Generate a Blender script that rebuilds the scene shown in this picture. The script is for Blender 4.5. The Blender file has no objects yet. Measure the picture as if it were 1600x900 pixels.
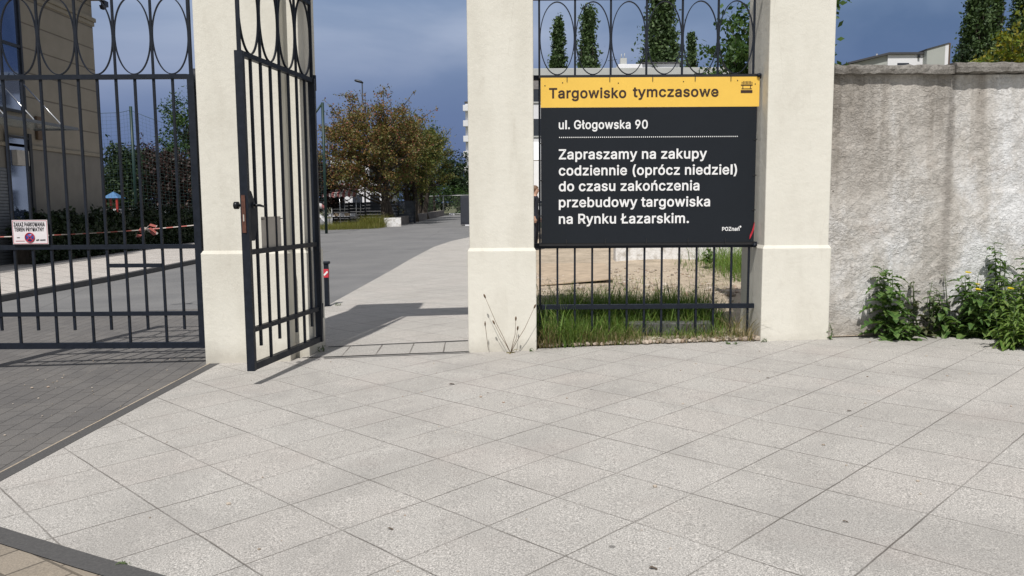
import bpy, bmesh, math, random
import numpy as np
from mathutils import Vector, Matrix

PI = math.pi
R = math.radians
random.seed(7)
C = bpy.context.scene.collection
SC = bpy.context.scene

# ------------------------------------------------------------------ camera
F, PITCH, ROLL, HC = 1241.0, R(5.87), R(0.4), 1.54
_u = -Vector((math.sin(ROLL) * math.cos(PITCH), math.cos(ROLL) * math.cos(PITCH), math.sin(PITCH)))
_y = Vector((0, 0, 1)) - Vector((0, 0, 1)).dot(_u) * _u
_y.normalize()
_x = Vector((1, 0, 0)) - Vector((1, 0, 0)).dot(_u) * _u
_x -= _x.dot(_y) * _y
_x.normalize()
RM = Matrix((_x, _y, _u))                      # camera (x right, y down, z forward) -> world
CAM = Vector((0, 0, HC))
cd = bpy.data.cameras.new('camera')
cam = bpy.data.objects.new('camera', cd)
C.objects.link(cam)
cd.sensor_width = 36.0
cd.lens = 36.0 * F / 1600.0
cd.clip_start, cd.clip_end = 0.05, 3000
cx, cy, cz = RM @ Vector((1, 0, 0)), RM @ Vector((0, -1, 0)), RM @ Vector((0, 0, -1))
cam.matrix_world = Matrix(((cx.x, cy.x, cz.x, CAM.x), (cx.y, cy.y, cz.y, CAM.y), (cx.z, cy.z, cz.z, CAM.z), (0, 0, 0, 1)))
SC.camera = cam

# ------------------------------------------------------------------ light
SUN_AZ, SUN_EL = R(11.5), R(56.5)              # shadows fall away from the camera, a little to the right
sl = bpy.data.lights.new('sun', 'SUN')
sl.energy = 4.3
sl.angle = R(0.53)
sl.color = (1.0, 0.965, 0.915)
so = bpy.data.objects.new('sun', sl)
C.objects.link(so)
ld = Vector((math.sin(SUN_AZ) * math.cos(SUN_EL), math.cos(SUN_AZ) * math.cos(SUN_EL), -math.sin(SUN_EL)))
so.rotation_euler = ld.to_track_quat('-Z', 'Y').to_euler()
so.location = (-4, -20, 30)

W = bpy.data.worlds.new('World')
SC.world = W
W.use_nodes = True
nt = W.node_tree
nt.nodes.clear()
def wn(t, **k):
    n = nt.nodes.new(t)
    for a, b in k.items():
        setattr(n, a, b)
    return n
out = wn('ShaderNodeOutputWorld')
bg = wn('ShaderNodeBackground')
bg.inputs[1].default_value = 0.10
sky = wn('ShaderNodeTexSky', sky_type='NISHITA')
sky.sun_disc = False
sky.sun_elevation = SUN_EL
sky.sun_rotation = PI + SUN_AZ
sky.air_density = 1.0
sky.dust_density = 0.6
tc = wn('ShaderNodeTexCoord')
mp = wn('ShaderNodeMapping')
mp.inputs['Scale'].default_value = (1.0, 1.0, 2.6)
mp.inputs['Location'].default_value = (0.3, 0.1, 0.35)
n1 = wn('ShaderNodeTexNoise')
n1.inputs['Scale'].default_value = 2.0
n1.inputs['Detail'].default_value = 7
n1.inputs['Roughness'].default_value = 0.46
n1.inputs['Distortion'].default_value = 0.35
cr = wn('ShaderNodeValToRGB')                  # storm cloud: slate to pale lavender grey
e = cr.color_ramp.elements
e[0].position, e[0].color = 0.34, (0.95, 1.55, 2.75, 1)
e[1].position, e[1].color = 0.72, (4.3, 4.9, 6.2, 1)
m_ = e.new(0.52); m_.color = (2.0, 2.7, 4.1, 1)
sep = wn('ShaderNodeSeparateXYZ')
# toward the horizon the cloud deck is darker and bluer; out of view, overhead and behind, it is brightened for fill light
el = wn('ShaderNodeMapRange')
el.inputs['From Min'].default_value, el.inputs['From Max'].default_value = 0.0, 0.24
el.inputs['To Min'].default_value, el.inputs['To Max'].default_value = 0.62, 1.18
mul = wn('ShaderNodeVectorMath', operation='SCALE')
bk = wn('ShaderNodeMapRange')
bk.inputs['From Min'].default_value, bk.inputs['From Max'].default_value = 0.75, -0.1
mx = wn('ShaderNodeMix', data_type='RGBA')
hi = wn('ShaderNodeMapRange', interpolation_type='SMOOTHSTEP')   # unseen sky overhead, set pale grey to give a neutral fill light
hi.inputs['From Min'].default_value, hi.inputs['From Max'].default_value = 0.34, 0.62
mh = wn('ShaderNodeMix', data_type='RGBA')
mh.inputs[7].default_value = (3.9, 3.95, 4.2, 1)
mb0 = wn('ShaderNodeMix', data_type='RGBA')                       # unseen pale cloud added behind the camera to whiten the fill light
mb0.inputs[0].default_value = 0.68
mb0.inputs[7].default_value = (4.6, 4.6, 4.7, 1)
nt.links.new(tc.outputs['Generated'], mp.inputs[0])
nt.links.new(mp.outputs[0], n1.inputs['Vector'])
nt.links.new(n1.outputs[0], cr.inputs[0])
nt.links.new(tc.outputs['Generated'], sep.inputs[0])
nt.links.new(sep.outputs['Z'], el.inputs['Value'])
nt.links.new(sep.outputs['Y'], bk.inputs['Value'])
lo_ = wn('ShaderNodeMapRange', interpolation_type='SMOOTHSTEP')  # distant rain: an even blue grey near the horizon
lo_.inputs['From Min'].default_value, lo_.inputs['From Max'].default_value = 0.02, 0.24
lo_.inputs['To Min'].default_value, lo_.inputs['To Max'].default_value = 0.85, 0.0
ml = wn('ShaderNodeMix', data_type='RGBA')
ml.inputs[7].default_value = (1.55, 2.25, 4.5, 1)
nt.links.new(sep.outputs['Z'], lo_.inputs['Value'])
nt.links.new(lo_.outputs[0], ml.inputs['Factor'])
nt.links.new(cr.outputs[0], ml.inputs[6])
nt.links.new(ml.outputs[2], mul.inputs[0])
nt.links.new(el.outputs[0], mul.inputs['Scale'])
nt.links.new(bk.outputs[0], mx.inputs['Factor'])
nt.links.new(sep.outputs['Z'], hi.inputs['Value'])
nt.links.new(hi.outputs[0], mh.inputs['Factor'])
nt.links.new(mul.outputs[0], mh.inputs[6])
nt.links.new(mh.outputs[2], mx.inputs[6])
nt.links.new(sky.outputs[0], mb0.inputs[6])
nt.links.new(mb0.outputs[2], mx.inputs[7])
nt.links.new(mx.outputs[2], bg.inputs[0])
nt.links.new(bg.outputs[0], out.inputs[0])

SC.view_settings.view_transform = 'Standard'
SC.view_settings.look = 'None'
SC.view_settings.exposure = 0.0
SC.view_settings.gamma = 1.0
SC.view_settings.use_curve_mapping = False
SC.render.engine = 'CYCLES'
SC.cycles.max_bounces = 8
SC.cycles.transparent_max_bounces = 16

# ------------------------------------------------------------------ places
GX, RAMP0, RAMP = 0.0247, 20.0, 0.0107         # the ground climbs to the right and, past the yard, slowly away
def G(x, y):
    return GX * x + RAMP * max(0.0, y - RAMP0)
def ray(px, py):
    return RM @ Vector(((px - 800) / F, (py - 450) / F, 1))
def at(px, py, Y):
    r = ray(px, py)
    return CAM + r * (Y / r.y)
def gpt(px, py):
    r = ray(px, py)
    t = -HC / (r.z - GX * r.x)
    p = CAM + r * t
    if p.y > RAMP0 or t < 0:
        t = (-RAMP * RAMP0 - HC) / (r.z - GX * r.x - RAMP * r.y)
        p = CAM + r * t
    return p
def on(x, y, h=0.0):
    return Vector((x, y, G(x, y) + h))

# ------------------------------------------------------------------ material helpers
class NT:
    def __init__(s, name):
        s.m = bpy.data.materials.new(name)
        s.m.use_nodes = True
        s.t = s.m.node_tree
        s.b = s.t.nodes['Principled BSDF']
        s._pos = None
    def n(s, typ, **k):
        n = s.t.nodes.new(typ)
        for a, b in k.items():
            setattr(n, a, b)
        return n
    def l(s, a, b):
        s.t.links.new(a, b)
    def set(s, sock, v):
        if hasattr(v, 'is_linked') or hasattr(v, 'links'):
            s.l(v, sock)
        else:
            sock.default_value = v
    def pos(s):
        if s._pos is None:
            s._pos = s.n('ShaderNodeNewGeometry').outputs['Position']
        return s._pos
    def math(s, op, a, b=0.0, c=None):
        n = s.n('ShaderNodeMath', operation=op)
        s.set(n.inputs[0], a); s.set(n.inputs[1], b)
        if c is not None:
            s.set(n.inputs[2], c)
        return n.outputs[0]
    def xyz(s, v=None):
        n = s.n('ShaderNodeSeparateXYZ')
        s.l(v or s.pos(), n.inputs[0])
        return n.outputs
    def comb(s, x, y, z=0.0):
        n = s.n('ShaderNodeCombineXYZ')
        for i, v in enumerate((x, y, z)):
            s.set(n.inputs[i], v)
        return n.outputs[0]
    def mapping(s, scale=(1, 1, 1), rot=(0, 0, 0), loc=(0, 0, 0), v=None):
        n = s.n('ShaderNodeMapping')
        n.inputs['Scale'].default_value = scale
        n.inputs['Rotation'].default_value = rot
        n.inputs['Location'].default_value = loc
        s.l(v or s.pos(), n.inputs[0])
        return n.outputs[0]
    def noise(s, scale, detail=4, rough=0.55, v=None, dist=0.0):
        n = s.n('ShaderNodeTexNoise')
        n.inputs['Scale'].default_value = scale
        n.inputs['Detail'].default_value = detail
        n.inputs['Roughness'].default_value = rough
        n.inputs['Distortion'].default_value = dist
        s.l(v or s.pos(), n.inputs['Vector'])
        return n.outputs[0]
    def voro(s, scale, v=None, feature='F1', out='Distance'):
        n = s.n('ShaderNodeTexVoronoi', feature=feature)
        n.inputs['Scale'].default_value = scale
        s.l(v or s.pos(), n.inputs['Vector'])
        return n.outputs[out]
    def ramp(s, f, stops):
        n = s.n('ShaderNodeValToRGB')
        el = n.color_ramp.elements
        while len(el) < len(stops):
            el.new(0.5)
        for e_, (p, c) in zip(el, stops):
            e_.position = p
            e_.color = (c, c, c, 1) if isinstance(c, (int, float)) else (*c, 1)
        s.set(n.inputs[0], f)
        return n.outputs[0]
    def mix(s, f, a, b, blend='MIX'):
        n = s.n('ShaderNodeMix', data_type='RGBA', blend_type=blend)
        s.set(n.inputs[0], f)
        for i, v in ((6, a), (7, b)):
            if isinstance(v, tuple):
                v = (*v[:3], 1)
            s.set(n.inputs[i], v)
        return n.outputs[2]
    def bump(s, h, strength=0.3, dist=0.01, normal=None):
        n = s.n('ShaderNodeBump')
        n.inputs['Strength'].default_value = strength
        n.inputs['Distance'].default_value = dist
        s.l(h, n.inputs['Height'])
        if normal is not None:
            s.l(normal, n.inputs['Normal'])
        s.l(n.outputs[0], s.b.inputs['Normal'])
        return n.outputs[0]
    def col(s, v):
        s.set(s.b.inputs['Base Color'], (*v, 1) if isinstance(v, tuple) else v)
    def rough(s, v):
        s.set(s.b.inputs['Roughness'], v)
    def p(s, **k):
        for a, b in k.items():
            s.set(s.b.inputs[a.replace('_', ' ')], b)
        return s

M = {}
def simple(name, col, rough=0.6, metal=0.0, var=0.12, scale=6.0, spec=None):
    """plain coat with a little uneven weathering"""
    k = NT(name)
    f = k.noise(scale, 5, 0.6)
    lo = tuple(c * (1 - var) for c in col); hi = tuple(min(1, c * (1 + var)) for c in col)
    k.col(k.ramp(f, [(0.3, lo), (0.7, hi)]))
    k.rough(rough)
    k.b.inputs['Metallic'].default_value = metal
    if spec is not None:
        k.b.inputs['Specular IOR Level'].default_value = spec
    M[name] = k.m
    return k.m

# cream render of the gate pillars
k = NT('cream_render')
v = k.mapping(scale=(1.0, 1.0, 0.35))
big = k.noise(2.2, 6, 0.6, v=v)
fine = k.noise(60, 4, 0.6)
c = k.ramp(big, [(0.3, (0.60, 0.575, 0.505)), (0.5, (0.665, 0.642, 0.57)), (0.72, (0.69, 0.668, 0.598))])
st = k.noise(9, 6, 0.7, v=k.mapping(scale=(1, 1, 0.12)))
c = k.mix(k.ramp(st, [(0.60, 0.0), (0.78, 0.35)]), c, (0.46, 0.43, 0.36))
zz = k.xyz()[2]
splash = k.math('MULTIPLY', k.ramp(k.math('ADD', zz, k.math('MULTIPLY', k.noise(8, 5, 0.7), 0.25)), [(0.10, 1.0), (0.30, 0.0)]), 0.55)
c = k.mix(splash, c, (0.36, 0.33, 0.28))
bl = k.noise(5.5, 6, 0.7, v=k.mapping(loc=(8, 1, 3)), dist=0.8)
c = k.mix(k.ramp(bl, [(0.56, 0.0), (0.74, 0.30)]), c, (0.50, 0.47, 0.405))
crk = k.voro(1.15, v=k.mapping(scale=(1, 1, 0.7), loc=(0.3, 2.2, 0.4)), feature='DISTANCE_TO_EDGE')
cm = k.math('MULTIPLY', k.ramp(crk, [(0.0, 1.0), (0.004, 0.0)]), k.ramp(k.noise(1.7, 3, 0.6), [(0.56, 0.0), (0.64, 0.2)]))
c = k.mix(cm, c, (0.33, 0.30, 0.25))
k.col(c); k.rough(0.9)
h = k.math('ADD', k.math('MULTIPLY', fine, 0.35), k.noise(14, 4, 0.6))
h = k.math('ADD', h, k.math('MULTIPLY', k.noise(3.2, 3, 0.5), 1.6))
k.bump(h, 0.26, 0.014)
M['cream_render'] = k.m

# dark blue-grey iron paint
k = NT('iron_paint')
f = k.noise(18, 5, 0.65)
c = k.ramp(f, [(0.3, (0.005, 0.008, 0.014)), (0.65, (0.009, 0.013, 0.023)), (0.82, (0.020, 0.024, 0.032))])
c = k.mix(k.ramp(k.noise(7, 6, 0.75, v=k.mapping(loc=(4, 4, 1))), [(0.66, 0.0), (0.74, 0.55)]), c, (0.055, 0.032, 0.022))
k.col(c); k.rough(k.ramp(k.noise(9, 4), [(0.3, 0.42), (0.7, 0.62)]))
k.b.inputs['Specular IOR Level'].default_value = 0.3
k.bump(k.noise(140, 3), 0.1, 0.002)
M['iron_paint'] = k.m
simple('rust_plate', (0.11, 0.045, 0.03), 0.75, 0.2, 0.35, 30)
simple('dark_handle', (0.012, 0.013, 0.016), 0.35, 0.3)
simple('grey_plate', (0.42, 0.39, 0.35), 0.7)
simple('black_plastic', (0.012, 0.012, 0.014), 0.5)
simple('sign_dark', (0.0105, 0.0135, 0.0185), 0.5, 0, 0.06, 3, 0.25)
simple('sign_yellow', (0.80, 0.51, 0.085), 0.45, 0, 0.04, 3)
simple('sign_brown', (0.035, 0.016, 0.010), 0.5, 0, 0.05)
simple('sign_white', (0.80, 0.80, 0.80), 0.5, 0, 0.03)
simple('plate_white', (0.74, 0.70, 0.72), 0.45, 0, 0.05)
simple('ink_black', (0.02, 0.02, 0.025), 0.5)
simple('ink_red', (0.45, 0.03, 0.05), 0.5)
simple('ink_blue', (0.04, 0.08, 0.34), 0.5)
simple('ribbon_red', (0.55, 0.03, 0.05), 0.6)

# granite concrete slabs laid diagonally
def slab(name, ox, oy, ang, su, sv, base, jw=0.0055, dirt=1.0):
    k = NT(name)
    x, y, z = k.xyz()
    ca, sa = math.cos(ang), math.sin(ang)
    dx = k.math('SUBTRACT', x, ox); dy = k.math('SUBTRACT', y, oy)
    wob = k.math('MULTIPLY', k.math('SUBTRACT', k.noise(3.0, 3), 0.5), 0.010)
    u = k.math('DIVIDE', k.math('ADD', k.math('ADD', k.math('MULTIPLY', dx, ca), k.math('MULTIPLY', dy, sa)), wob), su)
    w = k.math('DIVIDE', k.math('ADD', k.math('SUBTRACT', k.math('MULTIPLY', dy, ca), k.math('MULTIPLY', dx, sa)), wob), sv)
    def line(t, wd):
        fr = k.math('FRACT', t)
        d = k.math('SUBTRACT', 0.5, k.math('ABSOLUTE', k.math('SUBTRACT', fr, 0.5)))
        return k.ramp(d, [(0.0, 1.0), (wd * 0.55, 0.9), (wd, 0.0)])
    jn = k.noise(1.1, 4, 0.6)
    lu, lw = line(u, jw / su), line(w, jw / sv)
    lu_ = k.math('MULTIPLY', lu, k.ramp(jn, [(0.35, 0.35), (0.6, 1.0)]))
    lw_ = k.math('MULTIPLY', lw, k.ramp(k.noise(0.9, 3), [(0.35, 0.4), (0.62, 1.0)]))
    joint = k.math('MAXIMUM', lu_, lw_)
    cell = k.comb(k.math('FLOOR', u), k.math('FLOOR', w))
    wn_ = k.n('ShaderNodeTexWhiteNoise'); k.l(cell, wn_.inputs['Vector'])
    s1 = k.noise(140, 2, 0.85)
    s2 = k.voro(120)
    s3 = k.noise(72, 2, 0.8)
    b = base
    c = k.ramp(s1, [(0.32, tuple(q * 0.30 for q in b)), (0.45, tuple(q * 0.90 for q in b)), (0.55, tuple(min(1, q * 1.22) for q in b)), (0.68, tuple(min(1, q * 1.85) for q in b))])
    c = k.mix(k.ramp(s2, [(0.13, 0.5), (0.33, 0.0)]), c, tuple(q * 0.42 for q in b))
    c = k.mix(k.ramp(s3, [(0.36, 0.6), (0.48, 0.0)]), c, tuple(q * 0.62 for q in b))
    c = k.mix(1.0, c, k.ramp(wn_.outputs['Value'], [(0, (0.955, 0.95, 0.945)), (0.5, (1, 1, 1)), (1, (1.0, 0.985, 0.98))]), 'MULTIPLY')
    patch = k.noise(0.9, 5, 0.65, dist=0.6)
    c = k.mix(k.ramp(patch, [(0.45, 0.0), (0.64, 0.42 * dirt)]), c, tuple(q * 0.62 for q in b))
    pink = k.noise(1.4, 3, 0.5, v=k.mapping(loc=(5, 2, 0)))
    c = k.mix(k.ramp(pink, [(0.55, 0.0), (0.7, 0.09 * dirt)]), c, (b[0] * 1.0, b[1] * 0.78, b[2] * 0.74))
    spot = k.noise(4.6, 4, 0.6, v=k.mapping(loc=(2, 9, 0)), dist=0.4)
    c = k.mix(k.ramp(spot, [(0.70, 0.0), (0.76, 0.42 * dirt)]), c, tuple(q * 0.45 for q in b))
    sc2 = k.noise(2.2, 5, 0.7, v=k.mapping(scale=(1.0, 0.35, 1.0), rot=(0, 0, 0.5), loc=(4, 1, 0)), dist=0.8)
    c = k.mix(k.ramp(sc2, [(0.60, 0.0), (0.72, 0.24 * dirt)]), c, tuple(q * 0.55 for q in b))
    gum = k.voro(1.7, out='Distance')
    c = k.mix(k.ramp(gum, [(0.022, 0.7 * dirt), (0.032, 0.0)]), c, tuple(q * 0.22 for q in b))
    c = k.mix(k.math('MULTIPLY', joint, 0.85), c, (0.062, 0.052, 0.043))
    k.col(c); k.rough(0.88)
    hgt = k.math('SUBTRACT', k.math('MULTIPLY', s1, 0.25), joint)
    k.bump(hgt, 0.45, 0.006)
    M[name] = k.m
    return k.m
TO = (0.939, 4.053)
slab('granite_slab', TO[0], TO[1], R(44.5), 0.5, 0.5, (0.392, 0.376, 0.353))
slab('path_slab', -0.3, 9.0, R(44.5), 0.5, 0.5, (0.405, 0.386, 0.358), 0.006, 0.6)
slab('sill_slab', -0.02, 8.40, R(2.5), 0.36, 0.9, (0.37, 0.355, 0.332), 0.010, 0.8)
slab('side_slab', -10.5, 20, R(44.5), 0.5, 0.5, (0.46, 0.43, 0.40), 0.014, 0.6)

# block paving
def blocks(name, ang, bw, bh, c1, c2, mortar, ms=0.012):
    k = NT(name)
    v = k.mapping(rot=(0, 0, ang))
    br = k.n('ShaderNodeTexBrick')
    k.l(v, br.inputs['Vector'])
    br.inputs['Scale'].default_value = 1.0
    br.inputs['Brick Width'].default_value = bw
    br.inputs['Row Height'].default_value = bh
    br.inputs['Mortar Size'].default_value = ms / 2
    br.inputs['Mortar Smooth'].default_value = 0.25
    br.inputs['Color1'].default_value = (*c1, 1)
    br.inputs['Color2'].default_value = (*c2, 1)
    mcol = k.ramp(k.noise(2.0, 4, 0.6), [(0.42, tuple(q * 0.45 for q in c1)), (0.56, tuple(q * 0.5 for q in c1)), (0.70, mortar)])
    k.l(mcol, br.inputs['Mortar'])
    c = br.outputs['Color']
    c = k.mix(1.0, c, k.ramp(k.noise(1.2, 5, 0.65), [(0.3, (0.82, 0.82, 0.83)), (0.7, (1.12, 1.10, 1.07))]), 'MULTIPLY')
    c = k.mix(1.0, c, k.ramp(k.noise(110, 3, 0.7), [(0.3, 0.72), (0.7, 1.25)]), 'MULTIPLY')
    k.col(c); k.rough(0.85)
    k.bump(k.math('SUBTRACT', k.math('MULTIPLY', k.noise(90, 3), 0.3), br.outputs['Fac']), 0.5, 0.006)
    M[name] = k.m
blocks('grey_blocks', R(-96), 0.30, 0.15, (0.118, 0.113, 0.110), (0.142, 0.136, 0.131), (0.25, 0.225, 0.195), 0.010)
blocks('sand_blocks', R(35), 0.24, 0.18, (0.25, 0.215, 0.172), (0.295, 0.255, 0.205), (0.15, 0.12, 0.085), 0.014)

k = NT('asphalt')
c = k.ramp(k.noise(160, 3, 0.7), [(0.3, (0.115, 0.115, 0.118)), (0.55, (0.175, 0.174, 0.174)), (0.75, (0.25, 0.248, 0.244))])
c = k.mix(1.0, c, k.ramp(k.noise(0.5, 6, 0.65), [(0.3, (0.85, 0.85, 0.86)), (0.7, (1.15, 1.14, 1.12))]), 'MULTIPLY')
pt = k.n('ShaderNodeTexVoronoi', feature='DISTANCE_TO_EDGE'); pt.inputs['Scale'].default_value = 0.16
k.l(k.mapping(scale=(1.6, 0.8, 1)), pt.inputs['Vector'])
c = k.mix(k.ramp(pt.outputs['Distance'], [(0.0, 0.45), (0.006, 0.0)]), c, (0.06, 0.058, 0.056))
c = k.mix(k.ramp(k.noise(0.35, 3, 0.5, v=k.mapping(loc=(3, 8, 0))), [(0.55, 0.0), (0.57, 0.22)]), c, (0.11, 0.11, 0.112))
k.col(c); k.rough(0.85); k.bump(k.noise(160, 3), 0.3, 0.005)
M['asphalt'] = k.m
k = NT('kerb_stone')
c = k.ramp(k.noise(70, 4, 0.7), [(0.3, (0.055, 0.054, 0.055)), (0.6, (0.082, 0.080, 0.079)), (0.8, (0.12, 0.115, 0.11))])
k.col(c); k.rough(0.85); k.bump(k.noise(70, 3), 0.3, 0.004)
M['kerb_stone'] = k.m
k = NT('bare_earth')
c = k.ramp(k.noise(1.6, 6, 0.7), [(0.3, (0.27, 0.22, 0.16)), (0.5, (0.43, 0.355, 0.265)), (0.72, (0.54, 0.45, 0.345))])
c = k.mix(k.ramp(k.voro(22), [(0.15, 0.6), (0.33, 0.0)]), c, (0.15, 0.13, 0.11))
k.col(c); k.rough(0.95); k.bump(k.noise(24, 6, 0.7), 0.7, 0.03)
M['bare_earth'] = k.m
k = NT('far_ground')
k.col(k.ramp(k.noise(0.6, 6, 0.7), [(0.35, (0.05, 0.075, 0.025)), (0.6, (0.12, 0.11, 0.06))])); k.rough(0.95)
M['far_ground'] = k.m

# weathered rough-cast of the boundary wall
k = NT('roughcast')
x, y, z = k.xyz()
streak = k.noise(2.9, 5, 0.6, v=k.mapping(scale=(1.0, 1.0, 0.11)), dist=0.35)
cl = k.noise(1.2, 6, 0.65, v=k.mapping(loc=(1.7, 0, 4.1)), dist=0.6)
def mrange(v_, a_, b_, c_, d_, smooth=False):
    n_ = k.n('ShaderNodeMapRange', interpolation_type='SMOOTHSTEP' if smooth else 'LINEAR')
    k.set(n_.inputs[0], v_)
    for i_, q_ in zip((1, 2, 3, 4), (a_, b_, c_, d_)):
        n_.inputs[i_].default_value = q_
    return n_.outputs[0]
f = k.n('ShaderNodeMix'); k.l(mrange(z, 1.0, 2.7, 0.25, 0.8), f.inputs[0]); k.l(cl, f.inputs[2]); k.l(streak, f.inputs[3])
f = f.outputs[0]
wob = k.math('MULTIPLY', k.math('SUBTRACT', k.noise(2.2, 4, 0.6), 0.5), 0.35)
limed = mrange(k.math('ADD', x, wob), 4.62, 4.95, -0.012, 0.15, True)            # lime wash kept on the right hand pour
f = k.math('ADD', f, limed)
f = k.math('ADD', f, mrange(z, 1.5, 2.9, 0.035, -0.065))
f = k.math('ADD', f, k.math('MULTIPLY', k.math('SUBTRACT', k.noise(24, 5, 0.7), 0.5), 0.15))
c = k.ramp(f, [(0.33, (0.25, 0.225, 0.195)), (0.42, (0.37, 0.34, 0.305)), (0.52, (0.49, 0.462, 0.425)), (0.60, (0.585, 0.568, 0.545)), (0.68, (0.70, 0.70, 0.70))])
strip = k.math('MULTIPLY', k.ramp(k.math('ABSOLUTE', k.math('SUBTRACT', k.math('ADD', x, k.math('MULTIPLY', wob, 0.12)), 4.70)), [(0.02, 0.8), (0.06, 0.0)]), mrange(z, 0.6, 2.4, 0.35, 0.9))
c = k.mix(strip, c, (0.22, 0.20, 0.18))
c = k.mix(1.0, c, k.ramp(k.noise(60, 3, 0.7), [(0.3, 0.80), (0.52, 1.0), (0.7, 1.08)]), 'MULTIPLY')
st2 = k.noise(2.0, 5, 0.7, v=k.mapping(loc=(3, 3, 7)))
c = k.mix(k.ramp(st2, [(0.58, 0.0), (0.70, 0.38)]), c, (0.34, 0.285, 0.24))
drip = k.math('MULTIPLY', k.ramp(k.noise(7, 4, 0.6, v=k.mapping(scale=(1, 1, 0.05), loc=(2, 0, 0))), [(0.54, 0.0), (0.70, 0.42)]), mrange(z, 1.9, 2.9, 0.0, 1.0))
c = k.mix(drip, c, (0.20, 0.185, 0.165))
c = k.mix(k.ramp(k.voro(2.7), [(0.022, 0.8), (0.035, 0.0)]), c, (0.10, 0.085, 0.07))
c = k.mix(k.ramp(k.math('ADD', z, k.math('MULTIPLY', cl, 0.3)), [(0.20, 0.5), (0.42, 0.0)]), c, (0.24, 0.205, 0.16))
k.col(c); k.rough(0.95)
lump = k.ramp(k.noise(22, 6, 0.68, v=k.mapping(scale=(1.0, 1.0, 1.35)), dist=0.8), [(0.30, 0.0), (0.52, 0.75), (0.75, 1.0)])
smo = k.ramp(k.noise(2.4, 4, 0.6, v=k.mapping(loc=(9, 0, 2))), [(0.45, 0.35), (0.62, 1.0)])     # smoother patches where coats were skimmed
h = k.math('ADD', k.math('MULTIPLY', lump, smo), k.math('MULTIPLY', k.noise(70, 3, 0.6), 0.18))
h = k.math('ADD', h, k.math('MULTIPLY', k.noise(5, 3, 0.5), 0.8))
k.bump(h, 0.75, 0.024)
M['roughcast'] = k.m
k = NT('old_coping')
c = k.ramp(k.noise(5, 6, 0.7), [(0.3, (0.13, 0.115, 0.098)), (0.5, (0.22, 0.205, 0.185)), (0.7, (0.32, 0.30, 0.275))])
c = k.mix(k.ramp(k.noise(2.2, 4, 0.6), [(0.62, 0.0), (0.7, 0.4)]), c, (0.30, 0.16, 0.12))
c = k.mix(1.0, c, k.ramp(k.noise(45, 4, 0.7), [(0.3, 0.6), (0.6, 1.1)]), 'MULTIPLY')
k.col(c); k.rough(0.95); k.bump(k.noise(22, 6, 0.75), 0.9, 0.03)
M['old_coping'] = k.m

# foliage: every leaf takes its own tone
def leafmat(name, cols, trans=0.25, rough=0.55):
    k = NT(name)
    geo = k.n('ShaderNodeNewGeometry')
    n = len(cols)
    c = k.ramp(geo.outputs['Random Per Island'], [(i / max(1, n - 1), q) for i, q in enumerate(cols)])
    k.col(c); k.rough(rough)
    k.b.inputs['Specular IOR Level'].default_value = 0.3
    tr = k.n('ShaderNodeBsdfTranslucent')
    k.l(k.mix(1.0, c, (1.25, 1.35, 0.6), 'MULTIPLY'), tr.inputs[0])
    ms = k.n('ShaderNodeMixShader'); ms.inputs[0].default_value = trans
    k.l(k.b.outputs[0], ms.inputs[1]); k.l(tr.outputs[0], ms.inputs[2])
    o = [q for q in k.t.nodes if q.type == 'OUTPUT_MATERIAL'][0]
    k.l(ms.outputs[0], o.inputs[0])
    M[name] = k.m
leafmat('leaf_rust', [(0.09, 0.11, 0.03), (0.20, 0.115, 0.04), (0.15, 0.135, 0.04), (0.09, 0.11, 0.03), (0.23, 0.14, 0.045), (0.21, 0.065, 0.05), (0.13, 0.13, 0.04), (0.06, 0.075, 0.022)], 0.2)
leafmat('leaf_olive', [(0.10, 0.13, 0.03), (0.15, 0.155, 0.04), (0.20, 0.145, 0.042), (0.07, 0.10, 0.025), (0.09, 0.13, 0.03)], 0.2)
leafmat('leaf_plum', [(0.025, 0.012, 0.012), (0.04, 0.018, 0.016), (0.02, 0.02, 0.012)], 0.12)
leafmat('leaf_dark', [(0.012, 0.025, 0.010), (0.02, 0.04, 0.014), (0.032, 0.055, 0.018)], 0.15)
leafmat('leaf_green', [(0.022, 0.05, 0.014), (0.035, 0.075, 0.018), (0.055, 0.10, 0.022)], 0.22)
leafmat('leaf_poplar', [(0.035, 0.062, 0.024), (0.06, 0.10, 0.036), (0.09, 0.135, 0.05)], 0.15)
leafmat('leaf_walnut', [(0.03, 0.065, 0.02), (0.05, 0.10, 0.026), (0.08, 0.14, 0.035)], 0.28)
leafmat('leaf_yellow', [(0.08, 0.13, 0.02), (0.14, 0.19, 0.025), (0.20, 0.22, 0.03), (0.26, 0.21, 0.025), (0.06, 0.11, 0.02)], 0.28)
leafmat('leaf_hedge', [(0.008, 0.015, 0.007), (0.014, 0.026, 0.010), (0.022, 0.040, 0.014)], 0.1)
leafmat('leaf_weed', [(0.04, 0.09, 0.022), (0.065, 0.13, 0.03), (0.10, 0.175, 0.045), (0.14, 0.20, 0.06)], 0.25)
leafmat('leaf_weed_light', [(0.06, 0.12, 0.025), (0.10, 0.18, 0.035), (0.15, 0.23, 0.05), (0.19, 0.24, 0.07)], 0.3)
leafmat('leaf_weed_dull', [(0.06, 0.085, 0.04), (0.09, 0.11, 0.055), (0.13, 0.12, 0.07)], 0.2)
leafmat('grass_green', [(0.06, 0.12, 0.02), (0.10, 0.18, 0.03), (0.14, 0.22, 0.04), (0.19, 0.23, 0.06)], 0.3)
leafmat('grass_dry', [(0.17, 0.13, 0.065), (0.27, 0.21, 0.11), (0.36, 0.29, 0.16), (0.13, 0.13, 0.045), (0.10, 0.075, 0.04)], 0.25)
leafmat('grass_far', [(0.10, 0.13, 0.02), (0.16, 0.17, 0.03), (0.19, 0.15, 0.05), (0.07, 0.10, 0.02)], 0.3)
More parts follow.
